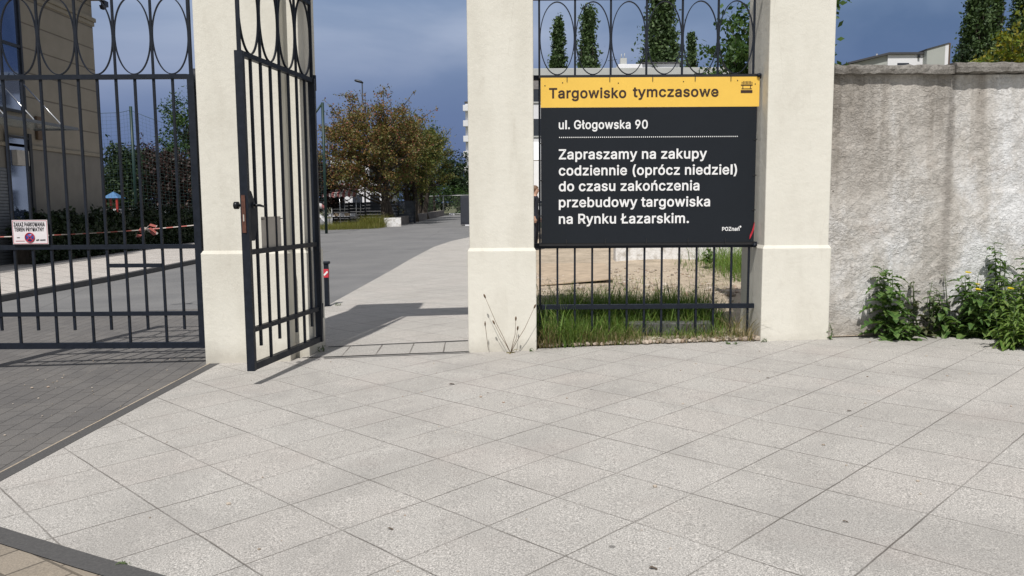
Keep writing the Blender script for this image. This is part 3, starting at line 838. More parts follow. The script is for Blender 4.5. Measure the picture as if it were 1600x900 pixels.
# ------------------------------------------------------------------ lettering
# letter outlines (advance, closed bezier loops: point, left handle, right handle; thousandths of the size)
import json
GLYPH = json.loads(
    r'{"(":[273,[[89,207,89,156,89,244,101,324,93,283,108,364,132,441,119,404,145,479,177,539,160,511,196,539,236,539,216,539,219,504,191,428,204,467,178,389,161,313,168,351,155,276,151,207,151,240,151,176,160,115,154,146,166,83,188,16,176,51,201,-18,236,-96,217,-56,216,-96,177,-96,196,-96,148,-47,111,55,126,3,97,106]]],")":[273,[[37,-96,57,-96,57,-55,86,18,73,-17,98,53,113,116,107,85,119,147,122,207,122,177,122,240,112,313,118,276,105,351,82,428,95,389,70,467,37,539,55,504,57,539,97,539,77,539,113,511,142,441,128,479,155,404,173,323,165,364,180,283,184,207,184,244,184,156,161,53,177,104,146,2,97,-96,125,-48,77,-96]]],".":[188,[[95,-4,108,-4,83,-4,63,9,72,0,54,18,50,41,50,28,50,54,63,73,54,65,72,82,95,87,83,87,108,87,128,73,119,82,137,65,141,41,141,54,141,28,128,9,137,18,119,0]]],"0":[453,[[227,-7,264,-7,189,-7,130,24,157,3,103,45,69,113,83,74,55,152,48,254,48,199,48,309,69,395,55,356,83,434,130,484,104,464,157,505,227,516,189,516,264,516,323,484,296,505,350,464,384,395,370,434,398,356,405,254,405,309,405,199,384,113,398,152,370,74,323,24,350,45,297,3],[227,50,202,50,252,50,290,74,273,58,308,90,330,144,321,113,339,174,344,254,344,211,344,297,330,365,339,334,321,395,290,435,308,419,273,451,227,460,252,460,202,460,163,435,180,451,146,419,123,365,132,395,114,334,109,254,109,297,109,211,123,144,114,174,132,113,163,74,146,90,180,58]]],"9":[453,[[226,516,195,516,258,516,310,494,286,508,335,480,368,434,354,460,382,409,389,347,389,380,389,323,373,270,383,297,362,243,315,168,343,209,277,112,200,0,239,56,177,0,130,0,154,0,187,83,301,248,244,165,303,248,307,248,305,248,303,238,287,221,296,229,279,213,257,202,269,207,245,197,218,195,232,195,187,195,137,214,160,201,114,227,83,269,96,245,70,292,64,352,64,320,64,384,85,436,71,412,99,461,143,494,118,480,167,508],[226,460,246,460,207,460,174,446,189,456,159,437,138,407,147,424,130,391,125,352,125,372,125,330,138,295,130,312,147,279,174,257,159,266,189,248,226,243,207,243,246,243,279,257,263,248,294,266,314,295,306,279,323,311,327,350,327,330,327,372,314,407,323,391,306,424,279,446,294,437,264,456]]],"A":[480,[[16,0,39,0,78,170,201,509,140,339,226,509,276,509,251,509,338,339,463,0,401,170,440,0,395,0,418,0,359,101,287,302,323,202,281,321,264,372,273,344,255,400,232,478,245,435,236,478,245,478,241,478,233,435,213,371,222,399,204,343,191,302,196,320,155,202,85,0,120,101,62,0],[110,142,197,142,110,161,110,199,110,180,197,199,370,199,283,199,370,180,370,142,370,161,283,142]]],"E":[419,[[60,0,165,0,60,170,60,509,60,339,164,509,372,509,268,509,372,490,372,452,372,471,290,452,125,452,207,452,125,396,125,286,125,341,202,286,355,286,278,286,355,267,355,229,355,248,278,229,125,229,202,229,125,172,125,57,125,114,208,57,375,57,292,57,375,38,375,0,375,19,270,0]]],"G":[520,[[269,-7,309,-7,223,-7,149,25,184,4,115,46,69,116,88,77,50,155,40,254,40,201,40,308,69,393,50,354,88,432,149,484,115,462,183,505,265,516,221,516,292,516,340,504,317,512,364,496,403,469,385,484,422,454,449,416,437,437,461,396,474,349,470,373,452,349,408,349,430,349,403,365,387,393,396,380,379,406,356,427,368,417,344,436,315,448,330,444,300,453,265,456,283,456,235,456,183,432,208,448,159,417,125,364,139,394,111,334,103,254,103,297,103,211,125,145,111,175,140,115,184,76,159,92,209,61,269,53,237,53,297,53,345,71,323,59,367,83,396,123,384,101,409,146,415,202,415,172,421,201,434,199,428,200,384,199,283,199,333,199,283,218,283,256,283,237,348,256,478,256,413,256,478,237,478,200,478,219,478,158,451,91,469,122,433,60,377,19,408,36,345,2]]],"I":[300,[[31,0,111,0,31,19,31,57,31,38,60,57,118,57,89,57,118,189,118,452,118,320,89,452,31,452,60,452,31,471,31,509,31,490,111,509,269,509,190,509,269,490,269,452,269,471,240,452,183,452,212,452,183,320,183,57,183,189,212,57,269,57,240,57,269,38,269,0,269,19,190,0]]],"K":[467,[[104,145,146,189,104,169,104,216,104,193,116,232,139,261,128,247,151,275,174,303,162,290,187,317,212,344,199,331,262,399,364,509,313,454,392,509,448,509,420,509,376,431,231,276,304,353,230,276,228,276,229,276,187,233],[60,0,82,0,60,170,60,509,6'
    r'0,339,82,509,125,509,103,509,125,451,125,334,125,392,124,298,124,225,124,261,124,214,125,193,124,204,125,129,125,0,125,64,103,0],[372,0,398,0,311,86,188,259,249,173,201,276,228,309,215,293,302,206,449,0,375,103,423,0]]],"N":[523,[[60,0,82,0,60,170,60,509,60,339,85,509,136,509,111,509,205,400,343,183,274,291,349,174,363,151,355,164,370,138,388,107,379,123,396,90,414,55,405,73,411,55,405,54,408,54,403,72,401,108,401,90,400,126,399,157,399,142,399,172,399,195,399,185,399,300,399,509,399,404,420,509,463,509,442,509,463,339,463,0,463,170,438,0,387,0,412,0,325,97,202,290,264,193,194,303,177,331,186,316,169,345,148,381,159,362,137,400,108,452,123,424,111,453,119,454,115,453,120,428,122,384,121,405,123,362,124,328,124,344,125,312,125,291,125,300,125,194,125,0,125,97,103,0]]],"O":[533,[[267,-7,311,-7,223,-7,150,25,184,4,116,46,70,115,90,76,50,154,40,254,40,201,40,308,70,393,50,354,90,432,150,484,116,462,184,505,267,516,223,516,311,516,384,484,350,505,418,462,464,393,444,432,483,354,493,254,493,308,493,201,464,115,483,154,444,76,384,25,418,46,350,4],[267,53,236,53,297,53,349,76,325,61,374,91,408,144,394,114,423,174,430,254,430,211,430,298,408,365,423,335,394,395,349,433,374,417,325,448,267,456,297,456,236,456,184,433,209,448,159,417,125,364,140,394,111,334,103,254,103,297,103,211,125,144,111,174,140,114,184,76,159,92,209,61]]],"P":[445,[[60,0,82,0,60,170,60,509,60,339,118,509,235,509,177,509,274,509,332,487,307,502,358,473,390,430,377,454,402,405,409,348,409,378,409,317,390,265,402,290,377,241,332,207,358,222,307,193,235,186,274,186,193,186,109,186,151,186,109,205,109,242,109,224,150,242,233,242,191,242,259,242,297,256,281,247,313,265,333,294,325,278,341,310,344,348,344,328,344,368,333,402,341,386,325,417,297,439,313,430,280,448,232,452,259,452,196,452,125,452,160,452,125,301,125,0,125,151,103,0]]],"R":[449,[[60,0,82,0,60,170,60,509,60,339,119,509,236,509,177,509,275,509,333,489,307,502,359,475,390,433,378,457,403,410,409,352,409,382,409,321,390,271,403,295,378,248,333,217,359,230,307,204,236,198,275,198,189,198,96,198,143,198,96,217,96,255,96,236,142,255,234,255,188,255,260,255,298,267,281,259,314,275,334,300,326,286,341,315,345,352,345,332,345,372,334,405,341,390,326,420,298,440,314,431,281,448,233,452,259,452,197,452,125,452,161,452,125,301,125,0,125,151,103,0],[353,0,378,0,312,76,230,229,271,153,254,229,303,229,279,229,344,153,428,0,386,76,403,0]]],"T":[449,[[32,452,85,452,32,471,32,509,32,490,160,509,417,509,288,509,417,490,417,452,417,471,363,452,257,452,310,452,257,301,257,0,257,151,235,0,193,0,214,0,193,151,193,452,193,301,139,452]]],"W":[686,[[155,0,180,0,109,170,16,509,63,339,38,509,82,509,60,509,109,404,163,196,136,300,168,179,175,145,172,163,179,128,187,94,183,111,190,76,197,40,194,58,194,40,189,40,192,40,193,58,200,94,196,76,203,111,211,145,207,128,215,163,224,196,220,179,251,300,306,509,279,404,331,509,380,509,355,509,407,404,462,196,434,300,466,179,474,145,470,163,478,128,486,94,482,111,490,76,497,40,494,58,494,40,488,40,491,40,492,58,499,94,495,76,502,111,510,145,506,128,515,163,523,196,519,179,550,300,603,509,576,404,625,509,670,509,647,509,623,339,530,0,577,170,505,0,455,0,480,0,426,108,368,323,397,215,362,344,351,391,357,367,346,416,336,475,341,444,341,475,350,475,345,475,345,445,335,395,340,419,330,371,318,323,324,347,289,215,230,0,260,108,205,0]]],"Y":[472,[[203,0,225,0,203,69,203,208,203,139,141,308,16,509,79,409,41,509,91,509,66,509,125,454,192,344,159,399,203,326,222,292,213,309,231,275,250,230,240,255,241,230,224,230,232,230,233,255,251,293,242,276,260,310,280,344,270,327,314,399,381,509,347,454,406,509,455,509,430,509,393,409,268,208,330,308,268,139,268,0,268,69,247,0]]],"Z":[438,[[42,0,161,0,42,15,42,46,42,31,119,159,273,385,196,272,284,400,306,431,295,415,318,446,341,476,329,461,343,469,348,454,346,461,327,453,285,452,306,453,264,452,223,452,244,452,162,452,40,452,101,452,40,471,40,509,40,490,159,509,397,509,278,509,397,493,397,462,397,477,321,351,169,129,245,240,158,113,134,81,146,97,122,65,97,33,110,49,95,4'
    r'0,90,54,93,47,111,55,152,57,132,56,173,57,214,57,193,57,276,57,399,57,338,57,399,38,399,0,399,19,280,0]]],"a":[389,[[160,-9,182,-9,136,-9,94,5,114,-4,75,14,48,45,59,27,36,62,30,108,30,83,30,130,43,161,35,147,52,175,78,193,63,185,92,201,125,211,108,207,143,215,178,220,160,218,201,223,234,227,219,225,248,228,265,235,258,231,272,239,276,255,276,245,276,255,276,257,276,256,276,272,267,297,273,286,261,308,240,322,252,316,228,328,196,331,213,331,178,331,149,322,162,328,136,317,118,301,126,309,110,292,100,274,104,283,80,280,41,291,61,285,50,314,79,346,62,332,95,360,133,375,113,369,153,381,194,384,173,384,208,384,239,379,223,383,255,376,286,360,271,370,301,351,322,320,313,338,332,303,337,251,337,280,337,168,337,0,337,84,317,0,277,0,297,0,277,17,277,52,277,35,275,52,272,52,274,52,268,43,252,25,261,34,243,15,215,1,230,7,200,-5],[170,45,155,45,193,45,228,59,212,50,243,68,263,93,255,79,271,107,276,138,276,122,276,155,276,190,276,173,273,187,259,182,268,184,251,180,231,176,242,178,221,174,200,171,210,172,190,170,175,168,182,169,161,166,134,159,147,163,121,154,103,139,111,148,96,131,92,105,92,119,92,92,102,72,95,81,109,63,130,52,118,57,142,48]]],"b":[424,[[229,-8,261,-8,206,-8,172,4,187,-4,158,12,138,31,146,21,129,42,118,59,123,51,116,59,112,59,114,59,112,39,112,0,112,20,92,0,53,0,72,0,53,170,53,509,53,339,73,509,114,509,93,509,114,446,114,319,114,382,115,319,118,319,117,319,123,327,137,346,129,336,145,356,171,373,157,365,186,381,229,384,205,384,261,384,313,361,289,376,337,345,370,293,356,322,383,263,390,189,390,229,390,149,370,84,383,114,356,55,313,16,337,32,289,0],[220,47,197,47,244,47,279,66,263,53,295,78,316,117,308,95,324,138,328,189,328,162,328,216,316,261,324,240,308,282,280,311,296,299,264,324,220,330,244,330,197,330,161,312,177,324,145,300,125,263,133,284,117,242,113,189,113,217,113,161,125,115,117,136,133,94,162,65,146,77,178,53]]],"c":[396,[[207,-8,226,-8,173,-8,117,16,143,0,91,33,56,85,71,56,41,114,34,187,34,149,34,227,56,291,41,262,71,321,117,360,91,343,143,376,207,384,173,384,226,384,260,377,243,382,276,372,305,356,292,365,319,347,340,322,330,335,350,309,362,277,357,294,342,272,303,262,322,267,300,272,290,289,296,281,285,297,270,311,278,305,262,317,242,325,253,322,232,328,207,330,220,330,182,330,145,310,161,323,129,297,108,258,116,280,100,237,96,187,96,213,96,162,108,117,100,139,116,96,145,66,129,79,161,53,207,46,182,46,220,46,243,52,232,48,253,55,271,66,263,60,279,72,292,89,286,80,297,97,304,117,301,107,324,112,363,102,343,107,358,85,341,56,351,70,332,43,306,21,320,31,293,12,261,-1,277,4,244,-6]]],"d":[424,[[195,-8,219,-8,164,-8,111,16,136,0,87,32,55,84,68,55,41,114,34,189,34,149,34,229,55,293,41,263,69,322,112,361,88,345,136,376,196,384,164,384,219,384,253,373,238,381,268,365,287,346,279,356,296,336,306,319,302,327,308,319,311,319,309,319,311,382,311,509,311,446,331,509,372,509,351,509,372,339,372,0,372,170,352,0,313,0,332,0,313,20,313,59,313,39,311,59,307,59,309,59,302,51,287,31,295,42,278,21,252,4,267,12,238,-4],[205,47,181,47,227,47,263,65,247,53,279,77,299,115,291,94,308,136,312,189,312,161,312,217,300,263,308,242,292,284,263,312,279,300,247,324,205,330,228,330,181,330,145,311,161,324,129,299,108,261,116,282,100,240,96,189,96,216,96,162,109,117,100,138,117,95,145,66,129,78,161,53]]],"e":[404,[[212,-8,238,-8,175,-8,117,16,143,0,90,33,56,85,70,56,41,114,34,187,34,148,34,226,55,290,41,260,69,319,115,359,89,343,141,376,205,384,171,384,226,384,266,374,246,381,285,367,319,341,303,356,335,326,357,282,348,306,366,258,371,194,371,228,371,186,371,169,371,178,272,169,75,169,174,169,75,187,75,221,75,204,163,221,338,221,250,221,329,215,310,202,319,208,310,227,298,269,306,249,290,288,263,314,278,303,247,325,205,330,228,330,182,330,146,313,163,325,130,302,109,270,118,288,100,251,96,211,96,232,96,200,96,178,96,189,96,150,110,106,101,126,120,87,151,61,134,72,168,51,212,46,189,46,228,46,254,53,241,48,266,57,285,73,277,64,294,82,306,105,301,93,325,101,365,91,345,96,359,71,335,39,349,54,321,24,283,4,303,13,262,-4]]],"g":[425,[[207,-151,238,'
    r'-151,179,-151,134,-140,155,-147,113,-132,82,-110,96,-123,69,-98,51,-69,58,-84,67,-60,101,-41,84,-50,107,-49,122,-66,113,-57,130,-75,154,-88,141,-82,168,-94,207,-97,186,-97,238,-97,282,-75,263,-90,302,-60,311,-6,311,-37,311,19,311,68,311,44,310,68,306,68,308,68,301,60,287,41,295,51,278,32,252,16,267,23,238,8,195,5,219,5,164,5,113,27,137,12,88,41,55,90,69,62,41,118,34,191,34,152,34,230,55,293,41,264,69,322,112,361,88,345,137,376,196,384,165,384,220,384,253,373,239,381,268,365,288,346,280,356,297,336,308,319,303,327,309,319,313,319,311,319,313,339,313,379,313,359,333,379,372,379,353,379,372,250,372,-9,372,121,372,-42,350,-90,365,-69,335,-111,291,-136,316,-126,266,-146],[205,59,181,59,228,59,264,75,248,64,280,86,300,121,292,101,308,141,312,193,312,165,312,220,300,264,308,243,292,284,264,312,280,301,248,324,205,330,228,330,181,330,145,312,161,324,129,299,109,262,117,283,100,242,96,193,96,219,96,166,109,123,100,143,117,103,145,76,129,87,162,65]]],"i":[167,[[53,0,73,0,53,126,53,379,53,253,73,379,114,379,93,379,114,253,114,0,114,126,93,0],[84,443,95,443,72,443,54,455,62,447,45,462,41,483,41,472,41,494,54,512,45,504,62,520,84,524,72,524,95,524,114,512,106,520,122,504,126,483,126,494,126,472,114,455,122,462,106,447]]],"k":[381,[[110,137,132,158,110,162,110,212,110,187,113,212,121,212,117,212,175,268,284,379,230,323,310,379,360,379,335,379,301,319,184,199,243,259,182,199,177,199,179,199,155,178],[53,0,73,0,53,170,53,509,53,339,73,509,114,509,93,509,114,339,114,0,114,170,93,0],[294,0,320,0,245,62,148,186,197,124,162,200,191,229,177,214,252,152,372,0,312,76,346,0]]],"l":[189,[[139,-2,147,-2,110,-2,74,20,88,5,60,35,53,84,53,57,53,226,53,509,53,367,73,509,114,509,93,509,114,372,114,99,114,235,114,81,120,62,116,69,125,55,146,52,133,52,152,52,160,53,157,52,164,53,170,54,167,54,173,37,181,3,177,20,175,1,162,-1,169,0,154,-2]]],"m":[610,[[53,0,73,0,53,126,53,379,53,253,72,379,112,379,92,379,112,351,112,295,112,323,111,295,108,295,109,295,113,316,132,346,121,332,144,359,172,376,157,369,187,383,219,386,203,386,247,386,287,361,270,378,305,344,321,295,316,322,318,295,312,295,315,295,317,313,337,343,325,329,349,357,381,375,364,367,398,382,437,386,416,386,459,386,497,372,479,381,515,362,541,328,530,348,551,309,557,255,557,285,557,170,557,0,557,85,536,0,496,0,516,0,496,85,496,254,496,169,496,281,473,313,488,301,457,325,419,330,439,330,402,330,374,320,387,327,362,313,345,290,352,303,339,278,335,247,335,263,335,165,335,0,335,82,315,0,274,0,295,0,274,87,274,260,274,173,274,281,253,311,267,298,239,324,199,330,221,330,185,330,158,320,171,327,144,313,126,289,134,303,118,276,114,238,114,258,114,159,114,0,114,79,93,0]]],"n":[410,[[114,227,114,249,114,151,114,0,114,76,93,0,53,0,73,0,53,126,53,379,53,253,72,379,112,379,92,379,112,349,112,287,112,318,109,287,102,287,106,287,114,322,152,362,131,347,174,377,227,384,199,384,253,384,295,369,276,379,314,358,341,321,330,342,352,299,357,240,357,273,357,160,357,0,357,80,337,0,296,0,316,0,296,78,296,235,296,157,296,265,273,304,288,288,258,321,210,329,237,329,192,329,161,317,175,325,146,309,126,283,135,298,118,267]]],"o":[415,[[207,-8,242,-8,173,-8,117,16,143,0,91,33,56,85,71,56,41,114,34,187,34,149,34,227,56,291,41,262,71,321,117,360,91,343,143,376,207,384,173,384,242,384,299,360,273,376,325,343,359,291,345,321,374,262,381,187,381,227,381,149,359,85,374,114,345,56,299,16,325,33,273,0],[207,46,182,46,233,46,270,66,254,53,287,79,307,117,299,96,315,139,319,187,319,162,319,213,307,258,315,236,299,280,270,310,287,297,254,323,207,330,233,330,182,330,145,310,161,323,129,297,108,258,116,280,100,237,96,187,96,213,96,162,108,117,100,139,116,96,145,66,129,79,161,53]]],"p":[424,[[53,-143,73,-143,53,31,53,379,53,205,72,379,112,379,92,379,112,359,112,319,112,339,114,319,118,319,116,319,123,327,137,346,129,336,145,356,171,373,157,365,186,381,229,384,205,384,261,384,313,361,289,376,337,345,370,293,356,322,383,263,390,189,390,229,390,149,370,84,383,114,356,55,313,16,337,32,289,0,229,-8,261,-8,206,-8,173,4,187,-4,158,12,138,31,146,21,130,42'
    ',118,59,123,51,117,59,114,59,115,59,114,-8,114,-143,114,-76,93,-143],[220,47,197,47,244,47,279,66,263,53,295,78,316,117,308,95,324,138,328,189,328,162,328,216,316,261,324,240,308,282,280,311,296,299,264,324,220,330,244,330,197,330,161,312,177,324,145,300,125,263,133,284,117,242,113,189,113,217,113,161,125,115,117,136,133,94,162,65,146,77,178,53]]],"r":[259,[[53,0,73,0,53,126,53,379,53,253,72,379,112,379,92,379,112,360,112,321,112,340,113,321,115,321,114,321,122,340,152,367,135,355,170,379,213,385,190,385,218,385,229,384,223,385,235,384,243,384,240,384,243,363,243,322,243,343,242,323,230,324,237,323,223,325,207,326,215,326,189,326,159,315,173,322,145,307,126,284,134,297,118,270,114,237,114,255,114,158,114,0,114,79,93,0]]],"s":[365,[[182,-8,211,-8,156,-8,112,3,133,-4,92,11,62,38,75,23,49,53,36,94,40,72,55,98,94,107,74,102,99,86,124,60,109,70,139,50,181,45,158,45,208,45,244,62,229,51,260,74,268,103,268,87,268,116,254,136,263,127,245,144,212,155,231,151,191,160,149,170,170,165,115,178,72,208,89,191,55,225,47,274,47,247,47,296,65,332,53,315,77,348,115,370,94,361,136,380,187,384,160,384,213,384,254,372,235,380,272,365,299,339,287,353,310,325,324,290,319,309,305,286,268,277,287,281,263,292,243,316,255,304,230,327,187,333,212,333,165,333,131,317,146,327,116,306,109,277,109,293,109,263,124,243,114,252,134,235,172,223,150,228,191,218,229,209,210,214,264,201,306,171,290,188,323,154,331,107,331,133,331,84,312,47,325,64,300,30,260,6,282,16,237,-3]]],"t":[227,[[204,379,138,379,204,362,204,327,204,344,138,327,6,327,72,327,6,344,6,379,6,362,72,379],[65,471,65,345,85,471,126,471,106,471,126,347,126,98,126,222,126,81,136,61,129,69,143,54,170,50,154,50,174,50,185,51,179,50,191,52,202,54,197,53,206,36,213,2,209,19,207,0,192,-3,200,-2,184,-4,168,-4,176,-4,136,-4,92,21,110,4,74,38,65,93,65,62,65,219]]],"u":[410,[[182,-5,211,-5,157,-5,115,11,134,0,95,21,69,59,80,37,58,80,53,139,53,107,53,219,53,379,53,299,73,379,114,379,93,379,114,301,114,144,114,222,114,114,137,75,121,91,152,58,200,50,173,50,218,50,249,62,235,54,264,70,283,97,275,81,292,112,296,153,296,131,296,228,296,379,296,304,316,379,357,379,337,379,357,253,357,0,357,126,337,0,298,0,318,0,298,31,298,92,298,61,301,92,307,92,304,92,295,57,257,17,279,32,235,2]]],"w":[567,[[138,0,158,0,99,126,23,379,61,253,44,379,87,379,66,379,103,324,133,214,118,269,140,191,154,137,147,165,161,108,175,41,168,76,172,41,165,41,168,41,172,75,186,135,179,106,193,163,206,214,199,190,221,269,252,379,237,324,273,379,316,379,295,379,332,324,362,214,347,269,368,190,382,136,375,164,388,107,402,41,395,76,399,41,391,41,395,41,399,75,413,135,406,107,420,164,434,214,427,190,449,269,480,379,465,324,502,379,545,379,523,379,506,253,429,0,468,126,409,0,368,0,389,0,352,57,319,172,335,114,314,189,305,225,309,207,300,243,291,280,295,261,286,299,277,338,281,318,281,338,291,338,286,338,286,319,277,280,281,299,272,261,263,225,267,243,258,206,248,172,253,189,231,114,199,0,215,57,178,0]]],"y":[389,[[47,-139,51,-140,52,-121,61,-86,57,-103,65,-86,71,-87,68,-87,83,-90,104,-89,94,-91,114,-87,130,-74,122,-82,138,-66,151,-36,145,-53,155,-24,163,-1,159,-13,114,126,17,379,66,252,40,379,84,379,62,379,111,305,165,155,138,230,174,132,187,87,181,109,193,64,206,21,199,42,198,21,184,21,191,21,190,42,202,87,196,64,209,110,224,155,216,132,251,230,305,379,278,305,327,379,371,379,349,379,316,234,204,-58,260,88,196,-78,177,-107,187,-94,166,-120,139,-136,153,-129,125,-142,91,-145,109,-145,81,-145,65,-143,72,-144,57,-142]]],"z":[380,[[42,0,141,0,42,15,42,46,42,30,112,137,254,320,183,228,254,321,254,323,254,322,185,323,48,323,117,323,48,342,48,379,48,361,143,379,333,379,238,379,333,363,333,331,333,347,264,241,126,60,195,150,126,59,126,56,126,58,197,56,339,56,268,56,339,38,339,0,339,19,240,0]]],"\\u00f3":[415,[[207,-8,242,-8,173,-8,117,16,143,0,91,33,56,85,71,56,41,114,34,187,34,149,34,227,56,291,41,262,71,321,117,360,91,343,143,376,207,384,173,384,242,384,299,360,273,376,325,343,359,291,345,321,374,262,381,187,381,227,381,149,359,85,374,114,345,56,299,16,325,33,'
    '273,0],[207,46,182,46,233,46,270,66,254,53,287,79,307,117,299,96,315,139,319,187,319,162,319,213,307,258,315,236,299,280,270,310,287,297,254,323,207,330,233,330,182,330,145,310,161,323,129,297,108,258,116,280,100,237,96,187,96,213,96,162,108,117,100,139,116,96,145,66,129,79,161,53],[181,429,197,429,197,462,228,529,212,496,251,529,297,529,274,529,275,496,231,429,253,462,214,429]]],"\\u0141":[413,[[81,0,181,0,81,170,81,509,81,339,102,509,145,509,124,509,145,358,145,57,145,208,224,57,382,57,303,57,382,38,382,0,382,19,281,0],[16,173,101,222,16,194,16,237,16,216,101,286,270,384,185,335,270,362,270,319,270,341,185,270]]],"\\u0142":[207,[[151,-2,158,-2,121,-2,85,20,99,5,71,35,64,84,64,57,64,226,64,509,64,367,84,509,125,509,105,509,125,372,125,99,125,235,125,81,131,62,127,69,136,55,157,52,144,52,164,52,172,53,168,52,175,53,181,54,178,54,185,37,192,3,188,20,187,1,173,-1,180,0,166,-2],[6,225,65,259,6,244,6,280,6,262,65,314,183,382,124,348,183,364,183,328,183,346,124,294]]],"\\u0144":[410,[[114,227,114,249,114,151,114,0,114,76,93,0,53,0,73,0,53,126,53,379,53,253,72,379,112,379,92,379,112,349,112,287,112,318,109,287,102,287,106,287,114,322,152,362,131,347,174,377,227,384,199,384,253,384,295,369,276,379,314,358,341,321,330,342,352,299,357,240,357,273,357,160,357,0,357,80,337,0,296,0,316,0,296,78,296,235,296,157,296,265,273,304,288,288,258,321,210,329,237,329,192,329,161,317,175,325,146,309,126,283,135,298,118,267],[178,429,195,429,194,462,226,529,210,496,248,529,294,529,271,529,272,496,228,429,250,462,211,429]]]}')
def _loops(ch):
    outl = []
    for sp in GLYPH[ch][1]:
        P_ = [[v_ / 1000 for v_ in sp[i:i + 6]] for i in range(0, len(sp), 6)]
        pts = []
        for i, p_ in enumerate(P_):
            q_ = P_[(i + 1) % len(P_)]
            a_, h0, h1, b_ = Vector((p_[0], p_[1])), Vector((p_[4], p_[5])), Vector((q_[2], q_[3])), Vector((q_[0], q_[1]))
            d_ = (b_ - a_)
            ln = d_.length
            straight = ln < 1e-4 or (abs(d_.x * (h0 - a_).y - d_.y * (h0 - a_).x) < 0.002 * ln and abs(d_.x * (h1 - a_).y - d_.y * (h1 - a_).x) < 0.002 * ln)
            n_ = 1 if straight else 5
            for k_ in range(n_):
                t_ = k_ / n_
                pts.append(a_ * (1 - t_) ** 3 + h0 * (3 * t_ * (1 - t_) ** 2) + h1 * (3 * t_ * t_ * (1 - t_)) + b_ * t_ ** 3)
        cl_ = [pts[0]]
        for p_ in pts[1:]:
            if (p_ - cl_[-1]).length > 0.0075:
                cl_.append(p_)
        if (cl_[0] - cl_[-1]).length < 0.0075:
            cl_.pop()
        again = True
        while again and len(cl_) > 4:           # no hairline notches
            again = False
            for i in range(len(cl_)):
                d0 = (cl_[i] - cl_[i - 1]).normalized(); d1 = (cl_[(i + 1) % len(cl_)] - cl_[i]).normalized()
                if d0.dot(d1) < -0.80:
                    cl_.pop(i); again = True
                    break
        if ch == 'm':                           # soften the crotch between the arches
            cl_ = [p_ for p_ in cl_ if not (0.308 < p_.x < 0.329 and 0.29 < p_.y < 0.33)]
        outl.append(cl_)
    if ch == 'l':                               # plain upright l: the stem of the d
        x0 = min(p_.x for p_ in outl[0]); x1 = x0 + 0.079
        top = max(p_.y for p_ in _loops('d')[0])
        outl = [[Vector((x0, 0)), Vector((x0, top)), Vector((x1, top)), Vector((x1, 0))]]
    if ch == 'I':
        top = max(p_.y for p_ in outl[0])
        outl = [[Vector((0.07, 0)), Vector((0.07, top)), Vector((0.152, top)), Vector((0.152, 0))]]
    return outl
_area = lambda L_: sum(L_[i - 1].x * L_[i].y - L_[i].x * L_[i - 1].y for i in range(len(L_))) / 2
def _inside(p_, L_):
    c_ = False
    for i in range(len(L_)):
        a_, b_ = L_[i - 1], L_[i]
        if (a_.y > p_.y) != (b_.y > p_.y) and p_.x < (b_.x - a_.x) * (p_.y - a_.y) / (b_.y - a_.y) + a_.x:
            c_ = not c_
    return c_
def _fatten(L_, b_, sgn):
    out_ = []
    n_ = len(L_)
    for i in range(n_):
        d0 = (L_[i] - L_[i - 1]).normalized(); d1 = (L_[(i + 1) % n_] - L_[i]).normalized()
        n0, n1 = Vector((d0.y, -d0.x)) * sgn, Vector((d1.y, -d1.x)) * sgn
        out_.append(L_[i] + (n0 + n1) / max(1 + n0.dot(n1), 0.6) * b_)
    return out_
def glyph_mesh(ch, bold, cache={}):
    key = (ch, bold)
    if key in cache:
        return cache[key]
    L_ = _loops(ch)
    big_ = max(L_, key=lambda q: abs(_area(q)))
    sgn = 1 if _area(big_) > 0 else -1
    outer = [q for q in L_ if _area(q) * sgn > 0]
    holes = [q for q in L_ if _area(q) * sgn <= 0]
    res = []
    for i, (o_, fat) in enumerate([(q, bold) for q in outer] + [(q, bold * 0.35) for q in outer]):
        cu = bpy.data.curves.new('outline', 'CURVE')
        cu.dimensions = '2D'; cu.fill_mode = 'BOTH'
        for q in [_fatten(q_, fat, sgn) for q_ in [o_] + [h_ for h_ in holes if _inside(h_[0], o_)]]:
            sp = cu.splines.new('POLY')
            sp.points.add(len(q) - 1)
            for p_, v_ in zip(sp.points, q):
                p_.co = (v_.x, v_.y, 0, 1)
            sp.use_cyclic_u = True
        ob = bpy.data.objects.new('outline', cu)
        C.objects.link(ob)
        me = bpy.data.meshes.new_from_object(ob.evaluated_get(bpy.context.evaluated_depsgraph_get()))
        bpy.data.objects.remove(ob)
        zs = [v_.co.z for v_ in me.vertices]
        flat = [Vector((v_.co.x, v_.co.y)) for v_ in me.vertices]
        res.append((flat, [tuple(p_.vertices) for p_ in me.polygons], i))
        bpy.data.meshes.remove(me)
    cache[key] = res
    return res
CAPH = max(p_.y for p_ in _loops('T')[0])
GADV = lambda ch: 0.152 + 0.07 if ch == 'I' else (GLYPH['i'][0] / 1000 + 0.004 if ch == 'l' else GLYPH[ch][0] / 1000)
